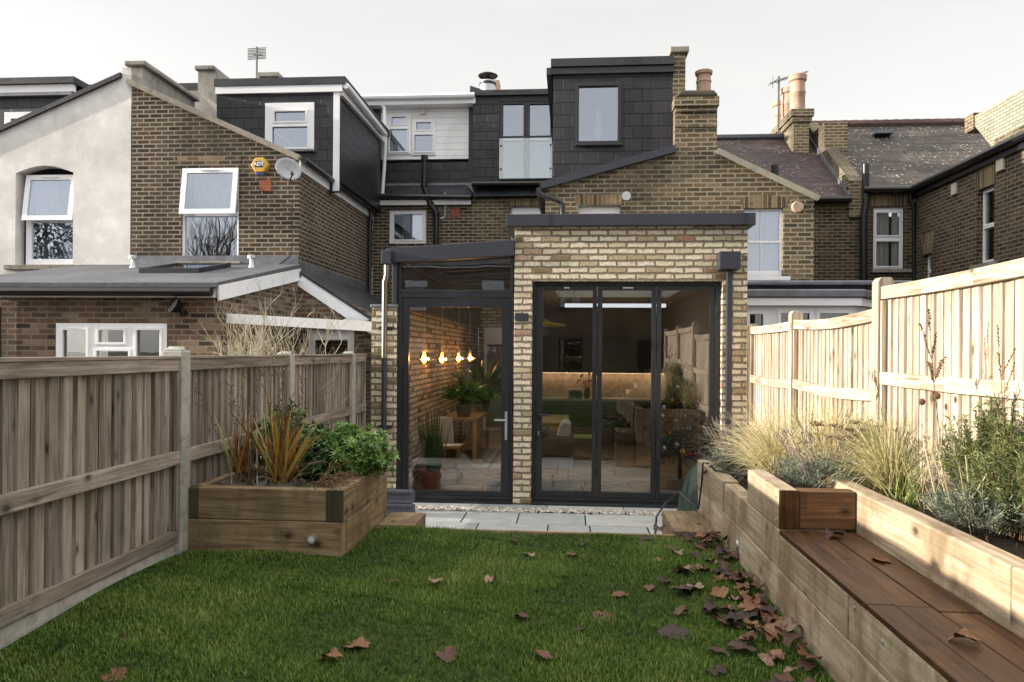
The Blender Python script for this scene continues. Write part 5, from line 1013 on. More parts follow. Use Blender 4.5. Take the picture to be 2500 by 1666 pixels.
# rope-edged tiles stacked by the door
M_['rope'] = plain('blue_grey_tile', (.075, .078, .105), .55, var=.2, scale=12, bump=.3)
q = PY(Z6(200, 885), 8.3)
for k in range(2):
    z0 = .0 + k * .15; x0_, x1_ = q.x - .17, q.x + .17; yy = 8.12
    t = thing('edging_tile', ('lower' if k == 0 else 'upper') + ' blue grey rope-top edging tile of the stack beside the glazed door', 'edging tile', (q.x, yy, z0), 'rope-top edging tiles')
    m = MB(); m.box((x0_, yy - .10, z0), (x1_, yy + .10, z0 + .11)); m.build('tile_body', M_['rope'], t, bevel=.012)
    m = MB()
    for i in range(9):
        xx = x0_ + .0 + (x1_ - x0_) * (i + .5) / 9; m.tube([(xx - .035, yy - .105, z0 + .115), (xx, yy - .113, z0 + .13), (xx + .035, yy - .10, z0 + .145)], [.012, .024, .012], 8); m.tube([(xx - .035, yy - .105, z0 + .0), (xx, yy - .11, z0 + .02), (xx + .035, yy - .10, z0 + .035)], [.01, .018, .01], 8)
    m.tube([(x0_, yy - .06, z0 + .125), (x1_, yy - .06, z0 + .125)], .025, 8); m.build('rope_moulding', M_['rope'], t, smooth=True)
# green tarpaulin bundle
g = G('green_tarpaulin', .55, .4); f = g.noise(g.pos(), 6, 6, .6, .5); g.col(g.ramp(f, [(.3, (.02, .032, .026)), (.7, (.06, .085, .07))])); g.bump(f, .5, .03); tm = g.m
m = MB(); cx, cy = 1.47, 7.75; vs = []; fs = []; NS = 64; NR = 24
for i in range(NR + 1):
    t = i / NR
    for k in range(NS):
        a = 2 * pi * k / NS; r = .31 * (1 - t ** 2.6) ** .6 * (1 + .10 * sin(5 * a + 3 * t) + .07 * sin(9 * a - 6 * t) + .05 * sin(14 * a + 9 * t)) + .02; vs.append((cx + r * cos(a) * 1.0, cy + r * sin(a) * .7, (.76 * t + .02 * sin(7 * a))))
for i in range(NR):
    for k in range(NS): fs.append((i * NS + k, i * NS + (k + 1) % NS, (i + 1) * NS + (k + 1) % NS, (i + 1) * NS + k))
m.add(vs, fs); tag(m.build('tarpaulin', tm, smooth=True, recalc=False), 'dark green tarpaulin bundle on the patio between bifold door and right planter', 'tarpaulin')
m = MB(); pts = [V((1.11, 5.95, .96)), V((1.06, 5.93, .97)), V((1.045, 5.9, .80)), V((1.03, 5.95, .60)), V((.97, 6.0, .64)), V((.9, 6.1, .70)), V((.8, 6.15, .60)), V((.72, 6.1, .5)), V((.70, 6.2, .05))]; m.tube(pts, .008, 6)
m.tube([V((1.3, 5.3, .97)), V((1.17, 5.45, .97)), V((1.09, 5.6, .965)), V((1.10, 5.8, .97)), V((1.055, 5.75, .93)), V((1.055, 5.9, .90)), V((1.11, 5.95, .96))], .008, 6); tag(m.build('cable', M_['black']), 'black cable looped over the far end of the right planter wall', 'cable')
# ================================================================ PLANTS
random.seed(21)
M_['lv_bright'] = leafm('bright_green_leaf', [(0, (.045, .10, .02)), (.5, (.13, .24, .05)), (1, (.30, .44, .14))], .4, .2)
M_['lv_dark'] = leafm('dark_green_leaf', [(0, (.015, .04, .008)), (.5, (.045, .11, .022)), (1, (.10, .20, .05))], .4, .15)
M_['lv_rosemary'] = leafm('rosemary_needle', [(0, (.035, .05, .018)), (.5, (.10, .135, .04)), (1, (.22, .24, .09))], .6, .2)
M_['lv_grey'] = leafm('grey_lavender_leaf', [(0, (.06, .075, .055)), (.5, (.13, .155, .11)), (1, (.24, .26, .19))], .7, .15)
M_['lv_flower'] = leafm('dry_lavender_flower', [(0, (.08, .06, .06)), (.5, (.16, .12, .11)), (1, (.28, .22, .19))], .8, .1)
M_['straw'] = leafm('straw_grass', [(0, (.36, .30, .13)), (.4, (.60, .52, .28)), (1, (.78, .70, .48))], .6, .25)
M_['green_blade'] = leafm('green_blade', [(0, (.07, .09, .02)), (.5, (.16, .20, .05)), (1, (.34, .34, .12))], .5, .25)
M_['rust'] = leafm('rusty_blade', [(0, (.10, .04, .016)), (.35, (.26, .11, .025)), (.6, (.42, .21, .045)), (.8, (.34, .29, .07)), (1, (.40, .38, .14))], .6, .25)
M_['brownstem'] = leafm('brown_stem', [(0, (.07, .04, .02)), (.5, (.14, .08, .04)), (1, (.24, .15, .08))], .8, .1)
M_['palestem'] = plain('pale_twig', (.40, .36, .27), .8, var=.3, scale=20)
def rdir(lo=-1): 
    while 1:
        v = V((ru(-1, 1), ru(-1, 1), ru(lo, 1)))
        if .1 < v.length < 1: return v.normalized()
def rosettes(c, rad, n, mat, L=.055, w=.02, name='shrub', label='', cat='shrub', k=8, stems=True, lumps=8):
    t = thing(name, label, cat, (c[0], c[1], c[2] - rad[2])); m = MB(); c = V(c); st = MB()
    lp = [(rdir(-.3), ru(.55, .8)) for i in range(lumps)]
    for i in range(n):
        d = rdir(-.55); bump = max([1.0 * max(0, d.dot(q) - .6) for q, s in lp] + [0]); r = (.56 + bump * 1.15) * (ru(.75, 1.08) if rn() < .7 else ru(.4, .8)) * (ru(1.1, 1.28) if rn() < .09 else 1)
        p = c + V((d.x * rad[0], d.y * rad[1], d.z * rad[2])) * r; ax = (d + V((0, 0, .55)) + rdir() * .35).normalized(); base = rn() * .8 + .2 * max(0, d.z)
        s1 = ax.orthogonal().normalized(); s2 = ax.cross(s1); f0 = rn() * 6
        for j in range(k):
            a = f0 + j * 2.4; e = ru(.25, .95) if j < k - 3 else ru(1., 1.6); ld = (s1 * cos(a) + s2 * sin(a) + ax * e).normalized(); m.leaf(p, ld, ax, L * ru(.7, 1.2), w * ru(.8, 1.2), min(1, max(0, base + ru(-.2, .2))), .12)
        if stems and i % 6 == 0: st.tube([c + V((0, 0, -rad[2])), c + (p - c) * .5 + V((0, 0, -.04)), p], .004, 4, cap=False)
    m.build('foliage', mat, t, recalc=False)
    if stems: st.build('stem', M_['brownstem'], t)
    return t
sz = zC - .03
rosettes((-1.56, 5.27, 1.07), (.29, .30, .24), 640, M_['lv_bright'], .056, .020, 'bright_shrub', 'bright green rounded shrub at the house end of the left planter')
rosettes((-1.88, 5.32, 1.05), (.28, .28, .23), 480, M_['lv_dark'], .052, .018, 'dark_shrub', 'low dark green bush in the middle of the left planter')
rosettes((-2.13, 5.40, 1.13), (.25, .20, .28), 360, M_['lv_dark'], .052, .018, 'dark_shrub', 'taller dark green bush against the left fence behind the rusty blades')
# pots and rusty bladed plant
potm = plain('brown_pot', (.10, .085, .075), .6, var=.2)
spots = [(-2.23, 4.80, 'left'), (-2.06, 4.86, 'tipped middle'), (-1.93, 4.83, 'right')]
for i, (x, y, nm) in enumerate(spots):
    m = MB(); z = sz - .10; m.lathe((x, y, z), [(.07, 0), (.085, .10), (.098, .105), (.098, .135), (.088, .135), (.08, .11), (.0, .11)], 20)
    o = m.build('plant_pot', potm, smooth=True); tag(o, ['flat brown plastic pot with pale stems at the planter\'s left end', 'tipped empty brown plastic pot between two potted bladed plants', 'brown plastic pot holding the fan of rusty orange blades'][i], 'plant pot', 'brown plastic pots in the left planter')
    if i == 1: o.rotation_euler = (.25, .3, 0)
def blades(t, base, n, L, w, spread, mat, droop=.6, name='blade', seg=5, fan=None):
    m = MB()
    for i in range(n):
        d = V((ru(-1, 1), ru(-1, 1) * .7, 0)) * spread + V((0, 0, 1)); m.blade(V(base) + V((ru(-.05, .05), ru(-.04, .04), 0)), d, L * ru(.5, 1.1), w * ru(.6, 1.2), droop * ru(.1, 1.3), None, seg)
    return m.build(name, mat, t, recalc=False)
def sprays(t, base, n, L, spread, mat, r=.0028, bead=.006, name='flower_stem', lean=(0, 0, 0)):
    m = MB()
    for i in range(n):
        d = (V((ru(-1, 1), ru(-.6, .6), 0)) * spread + V((0, 0, 1)) + V(lean)).normalized(); q = V(base) + V((ru(-.04, .04), ru(-.03, .03), 0)); pts = [q]; l = L * ru(.7, 1.1); sd = V((ru(-1, 1), ru(-1, 1), 0))
        for j in range(8): d = (d + sd * .035 * (j > 3) + rdir() * .02).normalized(); q = q + d * l / 8; pts.append(q)
        m.tube(pts, [r * (1 - .08 * j) for j in range(9)], 4, cap=False)
        for j in range(5, 9):
            for k in range(3): p = pts[j] + rdir() * .012; m.ball(p - d * l / 8 * rn(), bead * ru(.6, 1.2), seg=5)
            if j in (6, 7): e = (d + rdir() * .8).normalized(); m.tube([pts[j], pts[j] + e * .07], r * .5, 4, cap=False); [m.ball(pts[j] + e * .07 * s, bead * .8, seg=5) for s in (.4, .6, .8, 1)]
    return m.build(name, mat, t, recalc=False)
t = thing('bladed_plant', 'fan of rusty orange and green blades with thin seed stems in a brown pot', 'plant', (-1.93, 4.83, sz))
blades(t, (-1.93, 4.83, sz), 70, .60, .025, .52, M_['rust'], .8); blades(t, (-1.96, 4.83, sz), 26, .52, .016, .36, M_['green_blade'], .5); sprays(t, (-1.95, 4.83, sz), 9, .92, .30, M_['brownstem'], lean=(.1, 0, 0)); blades(t, (-1.93, 4.83, sz), 60, .36, .013, .85, M_['brownstem'], 1.7, 'dead_leaf')
t = thing('bladed_plant', 'sparse brown blades on pale stems in the pot at the planter\'s left end', 'plant', (-2.22, 4.8, sz))
blades(t, (-2.21, 4.8, sz + .1), 26, .44, .022, .32, M_['rust'], .5); sprays(t, (-2.22, 4.8, sz), 6, .85, .28, M_['brownstem'], lean=(-.12, 0, 0)); blades(t, (-2.14, 4.82, sz), 22, .42, .012, .6, M_['brownstem'], 1.2, 'dead_leaf')
m = MB()
for i in range(5): m.tube([(-2.26 + .06 * i, 4.8, sz - .02), (-2.25 + .055 * i + ru(-.02, .02), 4.8, sz + .3), (-2.24 + .05 * i, 4.8, sz + .5)], [.006, .005, .003], 5)
m.build('stem', M_['palestem'], t)
# wiry trailing plant over the planter side
t = thing('trailing_plant', 'dry reddish brown wiry plant trailing over the side of the left planter', 'plant', (-1.5, 4.75, zC)); m = MB(); lf_ = MB()
for i in range(46):
    p = V((-1.60 + ru(-.12, .05), 4.75 + ru(-.08, .25), zC - .02)); d = V((ru(-.3, 1), ru(-.6, .6), ru(.2, .9))).normalized(); pts = [p]; fall = ru(.3, 1.3)
    for j in range(8):
        d = (d + V((.06, 0, -.22 * fall)) + rdir() * .25).normalized(); p = p + d * .028
        if p.x < -1.42 and p.z < zC + .008: p.z = zC + .01
        pts.append(p.copy())
        for k in range(2): lf_.leaf(p, rdir(), rdir(), ru(.008, .018), .008, None)
    m.tube(pts, .0018, 4, cap=False)
m.build('stem', M_['brownstem'], t); lf_.build('foliage', M_['brownstem'], t, recalc=False)
m = MB()
for i in range(90): p = V((ru(-1.95, -1.56), ru(4.72, 4.95), zC - .02)); m.leaf(p, rdir(.2), rdir(), ru(.015, .04), .012, None)
tag(m.build('seedling_patch', M_['lv_grey'], recalc=False), 'small grey green seedlings at the front of the left planter soil', 'seedlings', kind='stuff')
# bare shrub beyond the left fence
bare_tree((-3.45, 8.0, 0), 2.6, 'pale bare twiggy shrub standing behind the left fence', M_['palestem'], lv=5, r0=.042, seed=14, spread=.68, up_=.28, jit=.30, name='bare_shrub', cat='shrub', n0=3)
random.seed(33)
# right bed
def lavender(c, r, n, nf, L, label, name='lavender', mat='lv_grey', fl=.45):
    t = thing(name, label, 'plant', c); m = MB(); f = MB(); c = V(c)
    for i in range(n):
        d = rdir(.15); q = c + V((d.x * r * .35, d.y * r * .35, 0)); ll = r * ru(.7, 1.15); p = q.copy(); dd = (d + V((0, 0, .35))).normalized()
        for j in range(9):
            p = q + dd * ll * (j + 1) / 9
            if j > 2:
                for k in range(3): m.leaf(p, (dd * .9 + rdir() * .75).normalized(), rdir(), L * ru(.6, 1.2), .0045, None, .05)
        if i % 2 == 0: m.tube([q, p], .0016, 3, cap=False)
    for i in range(nf):
        d = V((ru(-1, 1) * .75, ru(-1, 1) * .6, 1)).normalized(); l = r + fl * ru(.5, 1.); q = c + d * l; f.tube([c + d * r * .3, c + d * l * .6, q], .0013, 3, cap=False)
        for j in range(9): p = q - d * .055 * j / 9; f.leaf(p, (d + rdir() * .9).normalized(), rdir(), .011, .007, None, .1)
    m.build('foliage', M_[mat], t, recalc=False)
    if nf: f.build('flower_spike', M_['lv_flower'], t, recalc=False)
    return t
def stipa(c, n, L, label, spread=.75, lean=(0, 0, 0), mat='straw', green=.1, name='feather_grass'):
    t = thing(name, label, 'ornamental grass', c); m = MB(); g_ = MB()
    for i in range(n):
        d = (V((ru(-1, 1), ru(-1, 1), 0)) * spread * ru(.1, 1) + V((0, 0, 1)) + V(lean)).normalized(); (g_ if rn() < green else m).blade(V(c) + V((ru(-.05, .05), ru(-.05, .05), 0)), d, L * ru(.45, 1.1), ru(.0028, .006), ru(.7, 2.6), None, 6)
    m.build('blade', M_[mat], t, recalc=False); g_.build('green_blade', M_['green_blade'], t, recalc=False); return t
def rosemary(c, r, h, n, label, k=84, name='rosemary'):
    t = thing(name, label, 'shrub', c); m = MB(); s = MB(); c = V(c)
    for i in range(n):
        a = ru(0, 2 * pi); rr = r * sqrt(rn()); b = c + V((rr * .45 * cos(a), rr * .45 * sin(a), 0)); hh = h * ru(.55, 1.08) * (1 - .35 * rr / r); e = c + V((rr * cos(a), rr * sin(a), hh)); mid_ = (b + e) / 2 + V((ru(-.03, .03), ru(-.03, .03), 0)); s.tube([b, mid_, e], [.003, .002, .001], 4, cap=False); base = rn()
        for j in range(k):
            q = .22 + .78 * j / k; p = (b * (1 - q) ** 2 + mid_ * 2 * q * (1 - q) + e * q * q); d = (e - b).normalized(); m.leaf(p, (d * ru(.4, 1.1) + rdir()).normalized(), rdir(), ru(.022, .042), .0058, min(1, max(0, base * .6 + .5 * rn())), .05)
    m.build('foliage', M_['lv_rosemary'], t, recalc=False); s.build('stem', M_['brownstem'], t); return t
lavender((1.30, 5.75, .90), .24, 150, 70, .035, 'grey green lavender with dry flower spikes at the house end of the right bed', fl=.26)
stipa((1.47, 5.3, .90), 1100, .66, 'pale blond feathery grass clump beside the lavender', .8, (-.15, 0, 0))
stipa((1.70, 4.9, 1.0), 850, .60, 'blond feathery grass clump behind the corner sleeper, in front of the second fence panel', .7, (0, 0, 0))
stipa((1.95, 5.7, .90), 260, .62, 'loose blond grass clump close to the far fence panel', .6)
lavender((1.42, 4.35, 1.06), .20, 150, 50, .04, 'silvery lavender mound just behind the corner of the bench', mat='lv_grey', fl=.2)
rosemary((1.93, 5.25, .95), .24, .55, 60, 'upright green rosemary bush against the second fence panel')
rosemary((2.02, 3.62, 1.08),   .25, .62, 170, 'large upright rosemary bush at the right edge against the near fence panel', 96)
rosemary((1.90, 3.25, 1.08), .22, .5, 80, 'rosemary bush at the near right end of the bed', 84)
stipa((1.75, 4.15, 1.07), 700, .52, 'straw and green grass clump in the middle of the bed behind the bench back', .8, (-.2, -.1, 0), green=.4)
lavender((1.80, 3.30, 1.08), .20, 170, 16, .045, 'silvery grey leaved bush spilling at the near right of the bed', name='grey_bush', fl=.15)
stipa((1.64, 3.72, 1.07), 60, .36, 'tuft of strappy green leaves behind the bench back', .7, mat='green_blade', green=1, name='green_tuft')
t = thing('bladed_plant', 'upright green strappy leaves beside the rosemary near the second post', 'plant', (1.72, 5.35, .95)); blades(t, (1.72, 5.35, .95), 26, .62, .022, .4, M_['green_blade'], .4)
# dead seed heads
def seedheads(c, L, n, label, lean, bead=.009, spike=.15, thick=.003):
    t = thing('seed_head_stem', label, 'dry plant', c); m = MB(); c = V(c)
    b = c; d = (V((0, 0, 1)) + V(lean)).normalized(); pts = [b]
    for j in range(7): d = (d + rdir() * .03).normalized(); b = b + d * L / 7; pts.append(b)
    m.tube(pts, [thick * (1 - .07 * j) for j in range(8)], 5, cap=False)
    for i in range(n):
        k = pts[6 if i else 7] if i < 3 else pts[5]; e = (d + rdir(.0) * (.55 if i else 0)).normalized(); q = k + e * spike * ru(.8, 1.3); m.tube([k, q], thick * .5, 4, cap=False)
        for j in range(22): p = k + (q - k) * (.25 + .8 * j / 22); m.ball(p + rdir() * bead * .7, bead * ru(.35, .7), seg=5)
    m.build('stem', M_['brownstem'], t, recalc=False); return t
seedheads((1.95, 3.98, 1.08), .86, 7, 'tall dry stem with branched brown seed spikes against the near fence panel', (-.12, 0, 0))
seedheads((1.9, 4.5, 1.07), .55, 1, 'thin dry stem with one seed spike left of the third fence post', (-.1, 0, 0), .007, .1, .0025)
seedheads((2.0, 4.9, 1.0), .62, 2, 'thin dry stem with two small spikes before the second fence panel', (-.05, 0, 0), .007, .1, .0025)
seedheads((1.98, 3.5, 1.1), .75, 4, 'dark thin dry spikes behind the large rosemary bush', (.02, .1, 0), .006, .14, .0025)
for i, (x, y, l, lb) in enumerate(((2.0, 4.35, .50, 'left of two round dry seed heads before the near fence panel'), (2.03, 4.24, .54, 'right of two round dry seed heads before the near fence panel'))):
    t = thing('seed_head_stem', lb, 'dry plant', (x, y, 1.07)); m = MB(); m.tube([(x, y, 1.07), (x, y + .01, 1.07 + l)], .002, 4); m.ball((x, y + .01, 1.07 + l), .02, seg=8); m.build('stem', M_['brownstem'], t)
# flat dry flower heads (umbels) and a litter of dry stems
t = thing('dry_flower_clump', 'clump of flat brown dry flower heads beside the rosemary', 'dry plant', (1.72, 4.7, 1.05)); m = MB()
for i in range(34):
    p = V((1.72 + ru(-.16, .2), 4.7 + ru(-.15, .2), 1.05)); e = p + V((ru(-.08, .08), ru(-.08, .08), ru(.2, .36))); m.tube([p, e], .002, 4, cap=False)
    for j in range(16): m.ball(e + V((ru(-.035, .035), ru(-.035, .035), ru(-.004, .008))), ru(.004, .008), seg=5)
m.build('flower_head', M_['brownstem'], t, recalc=False)
t = thing('dry_stem_clump', 'scatter of dry pale stalks leaning along the foot of the right fence', 'dry plant', (2.0, 4.4, 1.05)); m = MB()
for i in range(90):
    p = V((ru(1.65, 2.08), ru(3.2, 4.9), 1.06)); m.tube([p, p + V((ru(-.12, .12), ru(-.15, .15), ru(.12, .42)))], ru(.0012, .003), 4, cap=False)
m.build('stem', M_['straw'], t, recalc=False)
M_['lv_mulch'] = leafm('mulch_leaf', [(0, (.03, .018, .01)), (.5, (.09, .055, .03)), (1, (.2, .14, .07))], .8, .05); m = MB()
for i in range(900):
    x, y = ru(1.2, 2.1), ru(2.0, 6.0)
    if x < 1.58 and y < 3.98: continue
    m.leaf(V((x, y, (.89 if y > 4.95 else 1.085) + .01 * rn())), rdir(0), rdir(), ru(.02, .05), ru(.008, .02), None)
tag(m.build('leaf_litter', M_['lv_mulch'], recalc=False), 'brown leaf litter over the soil of the right bed', 'litter', kind='stuff')

# ---------------------------------------------------------------- fallen leaves, one object each
g = G('dead_leaf', .55, .3); f = g.noise(g.obj(), 30, 5, .6); oi = g.n('ShaderNodeObjectInfo').outputs['Random']
c = g.ramp(oi, [(0, (.025, .013, .010)), (.3, (.060, .028, .016)), (.6, (.12, .05, .022)), (.85, (.18, .085, .04)), (1, (.20, .14, .105))]); vn = g.ramp(g.attr(), [(0, .75), (1, 1.25)])
g.col(g.mix(.8, g.mix(1.0, c, vn, 'MULTIPLY'), g.ramp(f, [(.3, .5), (.7, 1.4)]), 'MULTIPLY')); g.bump(f, .4, .004); M_['dead'] = g.m
def leafmesh(seed, curl):
    random.seed(seed); m = MB(); NS = 40; NR = 5; vs = [V((0, 0, 0))]; fs = []; ph = [rn() * 6 for i in range(4)]
    def rad(a):
        lob = abs(cos(2.5 * a)) ** .55; return (.84 + .16 * lob) * (1 + .06 * sin(17 * a + ph[0]) + .05 * sin(29 * a)) * (1.15 if abs(a) < .5 else 1) * (.45 if abs(abs(a) - pi) < .25 else 1)
    for i in range(1, NR + 1):
        for k in range(NS):
            a = -pi + 2 * pi * k / NS; r = rad(a) * i / NR; x, y = r * cos(a), r * sin(a) * .85
            z = curl * (.35 * y * y + .16 * x * x * sin(ph[1]) + .13 * sin(3 * x + ph[2]) * r + .10 * r * sin(5 * a + ph[3])) + .05 * abs(sin(2.5 * a)) * r
            vs.append(V((x, y, z)))
    for k in range(NS): fs.append((0, 1 + k, 1 + (k + 1) % NS))
    for i in range(NR - 1):
        for k in range(NS): b = 1 + i * NS; fs.append((b + k, b + NS + k, b + NS + (k + 1) % NS, b + (k + 1) % NS))
    zmin = min(v.z for v in vs); vs = [v - V((0, 0, zmin)) for v in vs]
    for i, fc in enumerate(fs): pass
    b0 = len(m.v); m.add(vs, fs); m.r = [rn() for _ in m.r]
    m.tube([(-.40, 0, vs[1].z * .2), (-.8, .06, .02), (-1.15, .16, .05)], [.025, .018, .014], 4)
    return m.build('fallen_leaf', M_['dead'], recalc=False, smooth=True, local=True)
protos = [leafmesh(40 + i, (.35 + .25 * i)) for i in range(5)]; first = [True] * 5
random.seed(77)
def put(k, loc, s, rz, tilt, label, group):
    if first[k]: o = protos[k]; first[k] = False
    else: o = protos[k].copy(); COL.objects.link(o)
    o.location = loc; o.scale = (s, s, s); o.rotation_euler = (tilt[0], tilt[1], rz); tag(o, label, 'leaf', group); return o
KK = 1.0625
lone = [(1181, 1240, .045, 0, 'small brown leaf on the lawn edge in front of the brick pier'), (1216, 1273, .05, 1, 'brown leaf just nearer than the one before the brick pier'), (1318, 1275, .05, 1, 'tan boat-shaped leaf on the lawn in front of the left bifold leaf'),
        (1340, 1249, .03, 2, 'tiny brown leaf near the lawn edge before the left bifold leaf'), (1484, 1238, .05, 2, 'orange brown leaf near the lawn edge before the third bifold leaf'), (1474, 1246, .045, 0, 'dull brown leaf tucked under an orange one near the lawn edge'), (1516, 1218, .06, 3, 'dark curled leaf lying on the very edge of the lawn by the right sleeper'),
        (1000, 1333, .055, 1, 'reddish brown leaf alone on the lawn below the glazed garden door'), (1128, 1333, .045, 3, 'dark crumpled leaf on mid lawn below the brick pier'), (1425, 1366, .05, 1, 'brown leaf alone on mid lawn below the middle bifold leaf'), (1526, 1335, .045, 2, 'smaller brown leaf of a pair right of mid lawn'), (1492, 1348, .04, 1, 'thin brown leaf left of the pair right of mid lawn'),
        (1504, 1289, .05, 1, 'brown leaf alone on far right lawn before the third bifold leaf'), (1557, 1272, .05, 3, 'curled dark brown leaf at far right lawn near the drift'), (1197, 1416, .045, 2, 'brown leaf standing on edge on the lawn centre'), (1380, 1420, .065, 0, 'large flat lobed brown leaf right of the lawn centre'),
        (1025, 1503, .06, 2, 'brown leaf on the near lawn left of centre'), (815, 1482, .07, 1, 'large brown leaf on the near left lawn'), (763, 1515, .055, 3, 'small curled leaf just nearer than the large one on the near left lawn'), (1250, 1503, .045, 0, 'dull flat leaf on the near centre lawn'),
        (1555, 1456, .085, 0, 'biggest flat brown leaf on the near right lawn'), (1567, 1358, .075, 2, 'light brown veined leaf in a clump on the right lawn'), (1595, 1352, .06, 4, 'dark crumpled leaf behind the light veined one on the right lawn'), (1655, 1497, .05, 1, 'reddish leaf on the near right lawn left of the drift'), (1645, 1540, .055, 1, 'rust coloured oval leaf at the bottom right of the lawn'),
        (262, 1552, .06, 1, 'brown leaf in the dark near left corner of the lawn'), (1640, 1400, .06, 3, 'pale greyish curled leaf on the right lawn'), (1662, 1428, .05, 3, 'tan folded leaf just nearer than the pale greyish one'), (906, 1333, .03, 0, 'tiny leaf on the left of mid lawn'), (1335, 1445, .03, 2, 'tiny dark leaf nearer than the large flat lobed leaf')]
for (x, y, s, k, lb) in lone:
    p = PZ((x * KK, y * KK), LZ + .005); put(k, (p.x, p.y, LZ + .0), s * .9, ru(0, 6.28), (ru(-.2, .2), ru(-.2, .2)), lb, 'fallen leaves on the lawn')
lay = 0
for i in range(120):
    y = 2.5 + 2.75 * rn() ** .85; edge = XB1 - .01; dd_ = min(.55, abs(random.gauss(0, .16)) + .03) * (.75 if y > 4.4 else 1.0)
    if y > 4.4 and rn() < .25: dd_ += .1
    put(random.choice((0, 1, 2, 3, 3, 4, 4)), (edge - dd_, y, LZ + .002 + max(0, .05 - dd_ * .25) * rn()), ru(.024, .058), ru(0, 6.28), (ru(-.28, .28), ru(-.28, .28)), 'curled dark brown leaf in the drift at the foot of the right planter wall', 'leaves drifted against the right planter wall')
for i, (x, y, z, lb) in enumerate(((1.30, 3.72, .94, 'crumpled dead leaf in the far corner of the bench seat'), (1.36, 3.32, .94, 'thin reddish dead leaf on the bench seat by the bench back'), (1.24, 2.40, .94, 'dark dead leaf stuck on the near bench boards'))):
    put(3 if i != 1 else 0, (x, y, z + .002), .045, ru(0, 6), (.1, .1), lb, 'dead leaves on the bench')
# ================================================================ INSIDE THE EXTENSION
random.seed(91)
FL = .022
darkm = plain('dark_cabinet', (.028, .026, .024), .45)
M_['charcoal'] = plain('charcoal_fabric', (.03, .032, .035), .95, bump=.2)
M_['cream'] = plain('cream_fabric', (.50, .50, .47), .95, bump=.2)
M_['whitem'] = plain('white_metal', (.6, .6, .62), .4)
# kitchen run
kt = thing('kitchen_unit', 'dark kitchen cabinets with lit stone splashback at the back of the room', 'kitchen unit', (.3, KB, FL))
m = MB()
for i in range(4): x = -.7 + i * .65; m.box((x + .003, KB - .6, FL + .1), (x + .647, KB - .02, .88))
m.build('base_cabinet', darkm, kt, bevel=.004)
m = MB()
for i in range(4): x = -.7 + i * .65; m.box((x + .003, KB - .36, 1.42), (x + .647, KB - .02, 2.16))
m.build('wall_cabinet', darkm, kt, bevel=.004)
m = MB(); m.box((-.72, KB - .63, .885), (1.95, KB - .02, .925)); m.build('worktop', plain('pale_worktop', (.45, .44, .42), .3), kt)
m = MB(); m.box((-.72, KB - .018, .926), (1.95, KB - .002, 1.419)); m.build('splashback', plain('speckled_stone', (.42, .34, .27), .5, var=.35, scale=9), kt)
m = MB(); m.box((-.65, KB - .15, 1.412), (1.9, KB - .10, 1.419)); m.build('strip_light', emit('warm_strip', (1, .66, .36), 4.), kt)
m = MB(); q = PY(Z11(330, 790), KB - .35); m.box((q.x - .09, KB - .45, .926), (q.x + .2, KB - .27, 1.1)); o = m.build('toaster', M_['whitem'], bevel=.02); tag(o, 'white and black toaster on the kitchen worktop', 'toaster')
m = MB(); m.box((q.x - .06, KB - .47, .95), (q.x + .17, KB - .451, 1.06)); c = m.build('toaster_front', M_['black'], o); c.location = -o.location
vx = PY(Z11(430, 760), KB - .4).x; t = thing('flower_vase', 'vase of small red flowers on the kitchen worktop', 'vase', (vx, KB - .4, .926)); m = MB(); m.lathe((vx, KB - .4, .926), [(.05, 0), (.07, .08), (.045, .18), (.05, .2)], 14); m.build('vase', M_['black'], t); m = MB(); s = MB()
for i in range(26): d = rdir(.3); p = V((vx, KB - .4, 1.12)) + d * ru(.12, .3); s.tube([(vx, KB - .4, 1.1), p], .003, 3, cap=False); (m.ball(p, .022, seg=6) if i % 2 else s.leaf(p, d, rdir(), .08, .04))
m.build('flower', plain('red_petal', (.5, .04, .02), .5), t); s.build('foliage', M_['lv_dark'], t, recalc=False)
# linear lamp over the table, small yellow task lamp
a = PY(Z11(276, 185), 11.2); b = PY(Z11(968, 185), 11.2); t = thing('linear_lamp', 'long white linear pendant lamp hanging across the room behind the bifold door', 'pendant lamp', ((a.x + b.x) / 2, 11.2, a.z))
m = MB(); m.box((a.x, 11.17, a.z - .028), (b.x, 11.24, a.z + .028)); m.build('lamp_body', emit('lamp_body_glow', (.9, .93, 1.), .42), t, bevel=.008); m = MB()
for x in (a.x + .15, b.x - .15): m.tube([(x, 11.2, a.z + .029), (x, 11.2, CE + .3)], .004, 4)
m.build('cord', M_['black'], t)
q = PY(Z11(180, 320), 12.2); t = thing('yellow_lamp', 'flat yellow pendant lamp above the dining table', 'pendant lamp', (q.x, 12.2, q.z)); m = MB(); m.lathe((q.x - .1, 12.2, q.z - .02), [(.34, 0), (.36, .03), (.1, .07), (.03, .12)], 24); m.build('lamp_shade', plain('yellow_enamel', (.55, .46, .06), .4), t, smooth=True); m = MB(); m.tube([(q.x - .1, 12.2, q.z + .1), (q.x - .1, 12.2, CE)], .005, 4); m.build('cord', M_['black'], t)
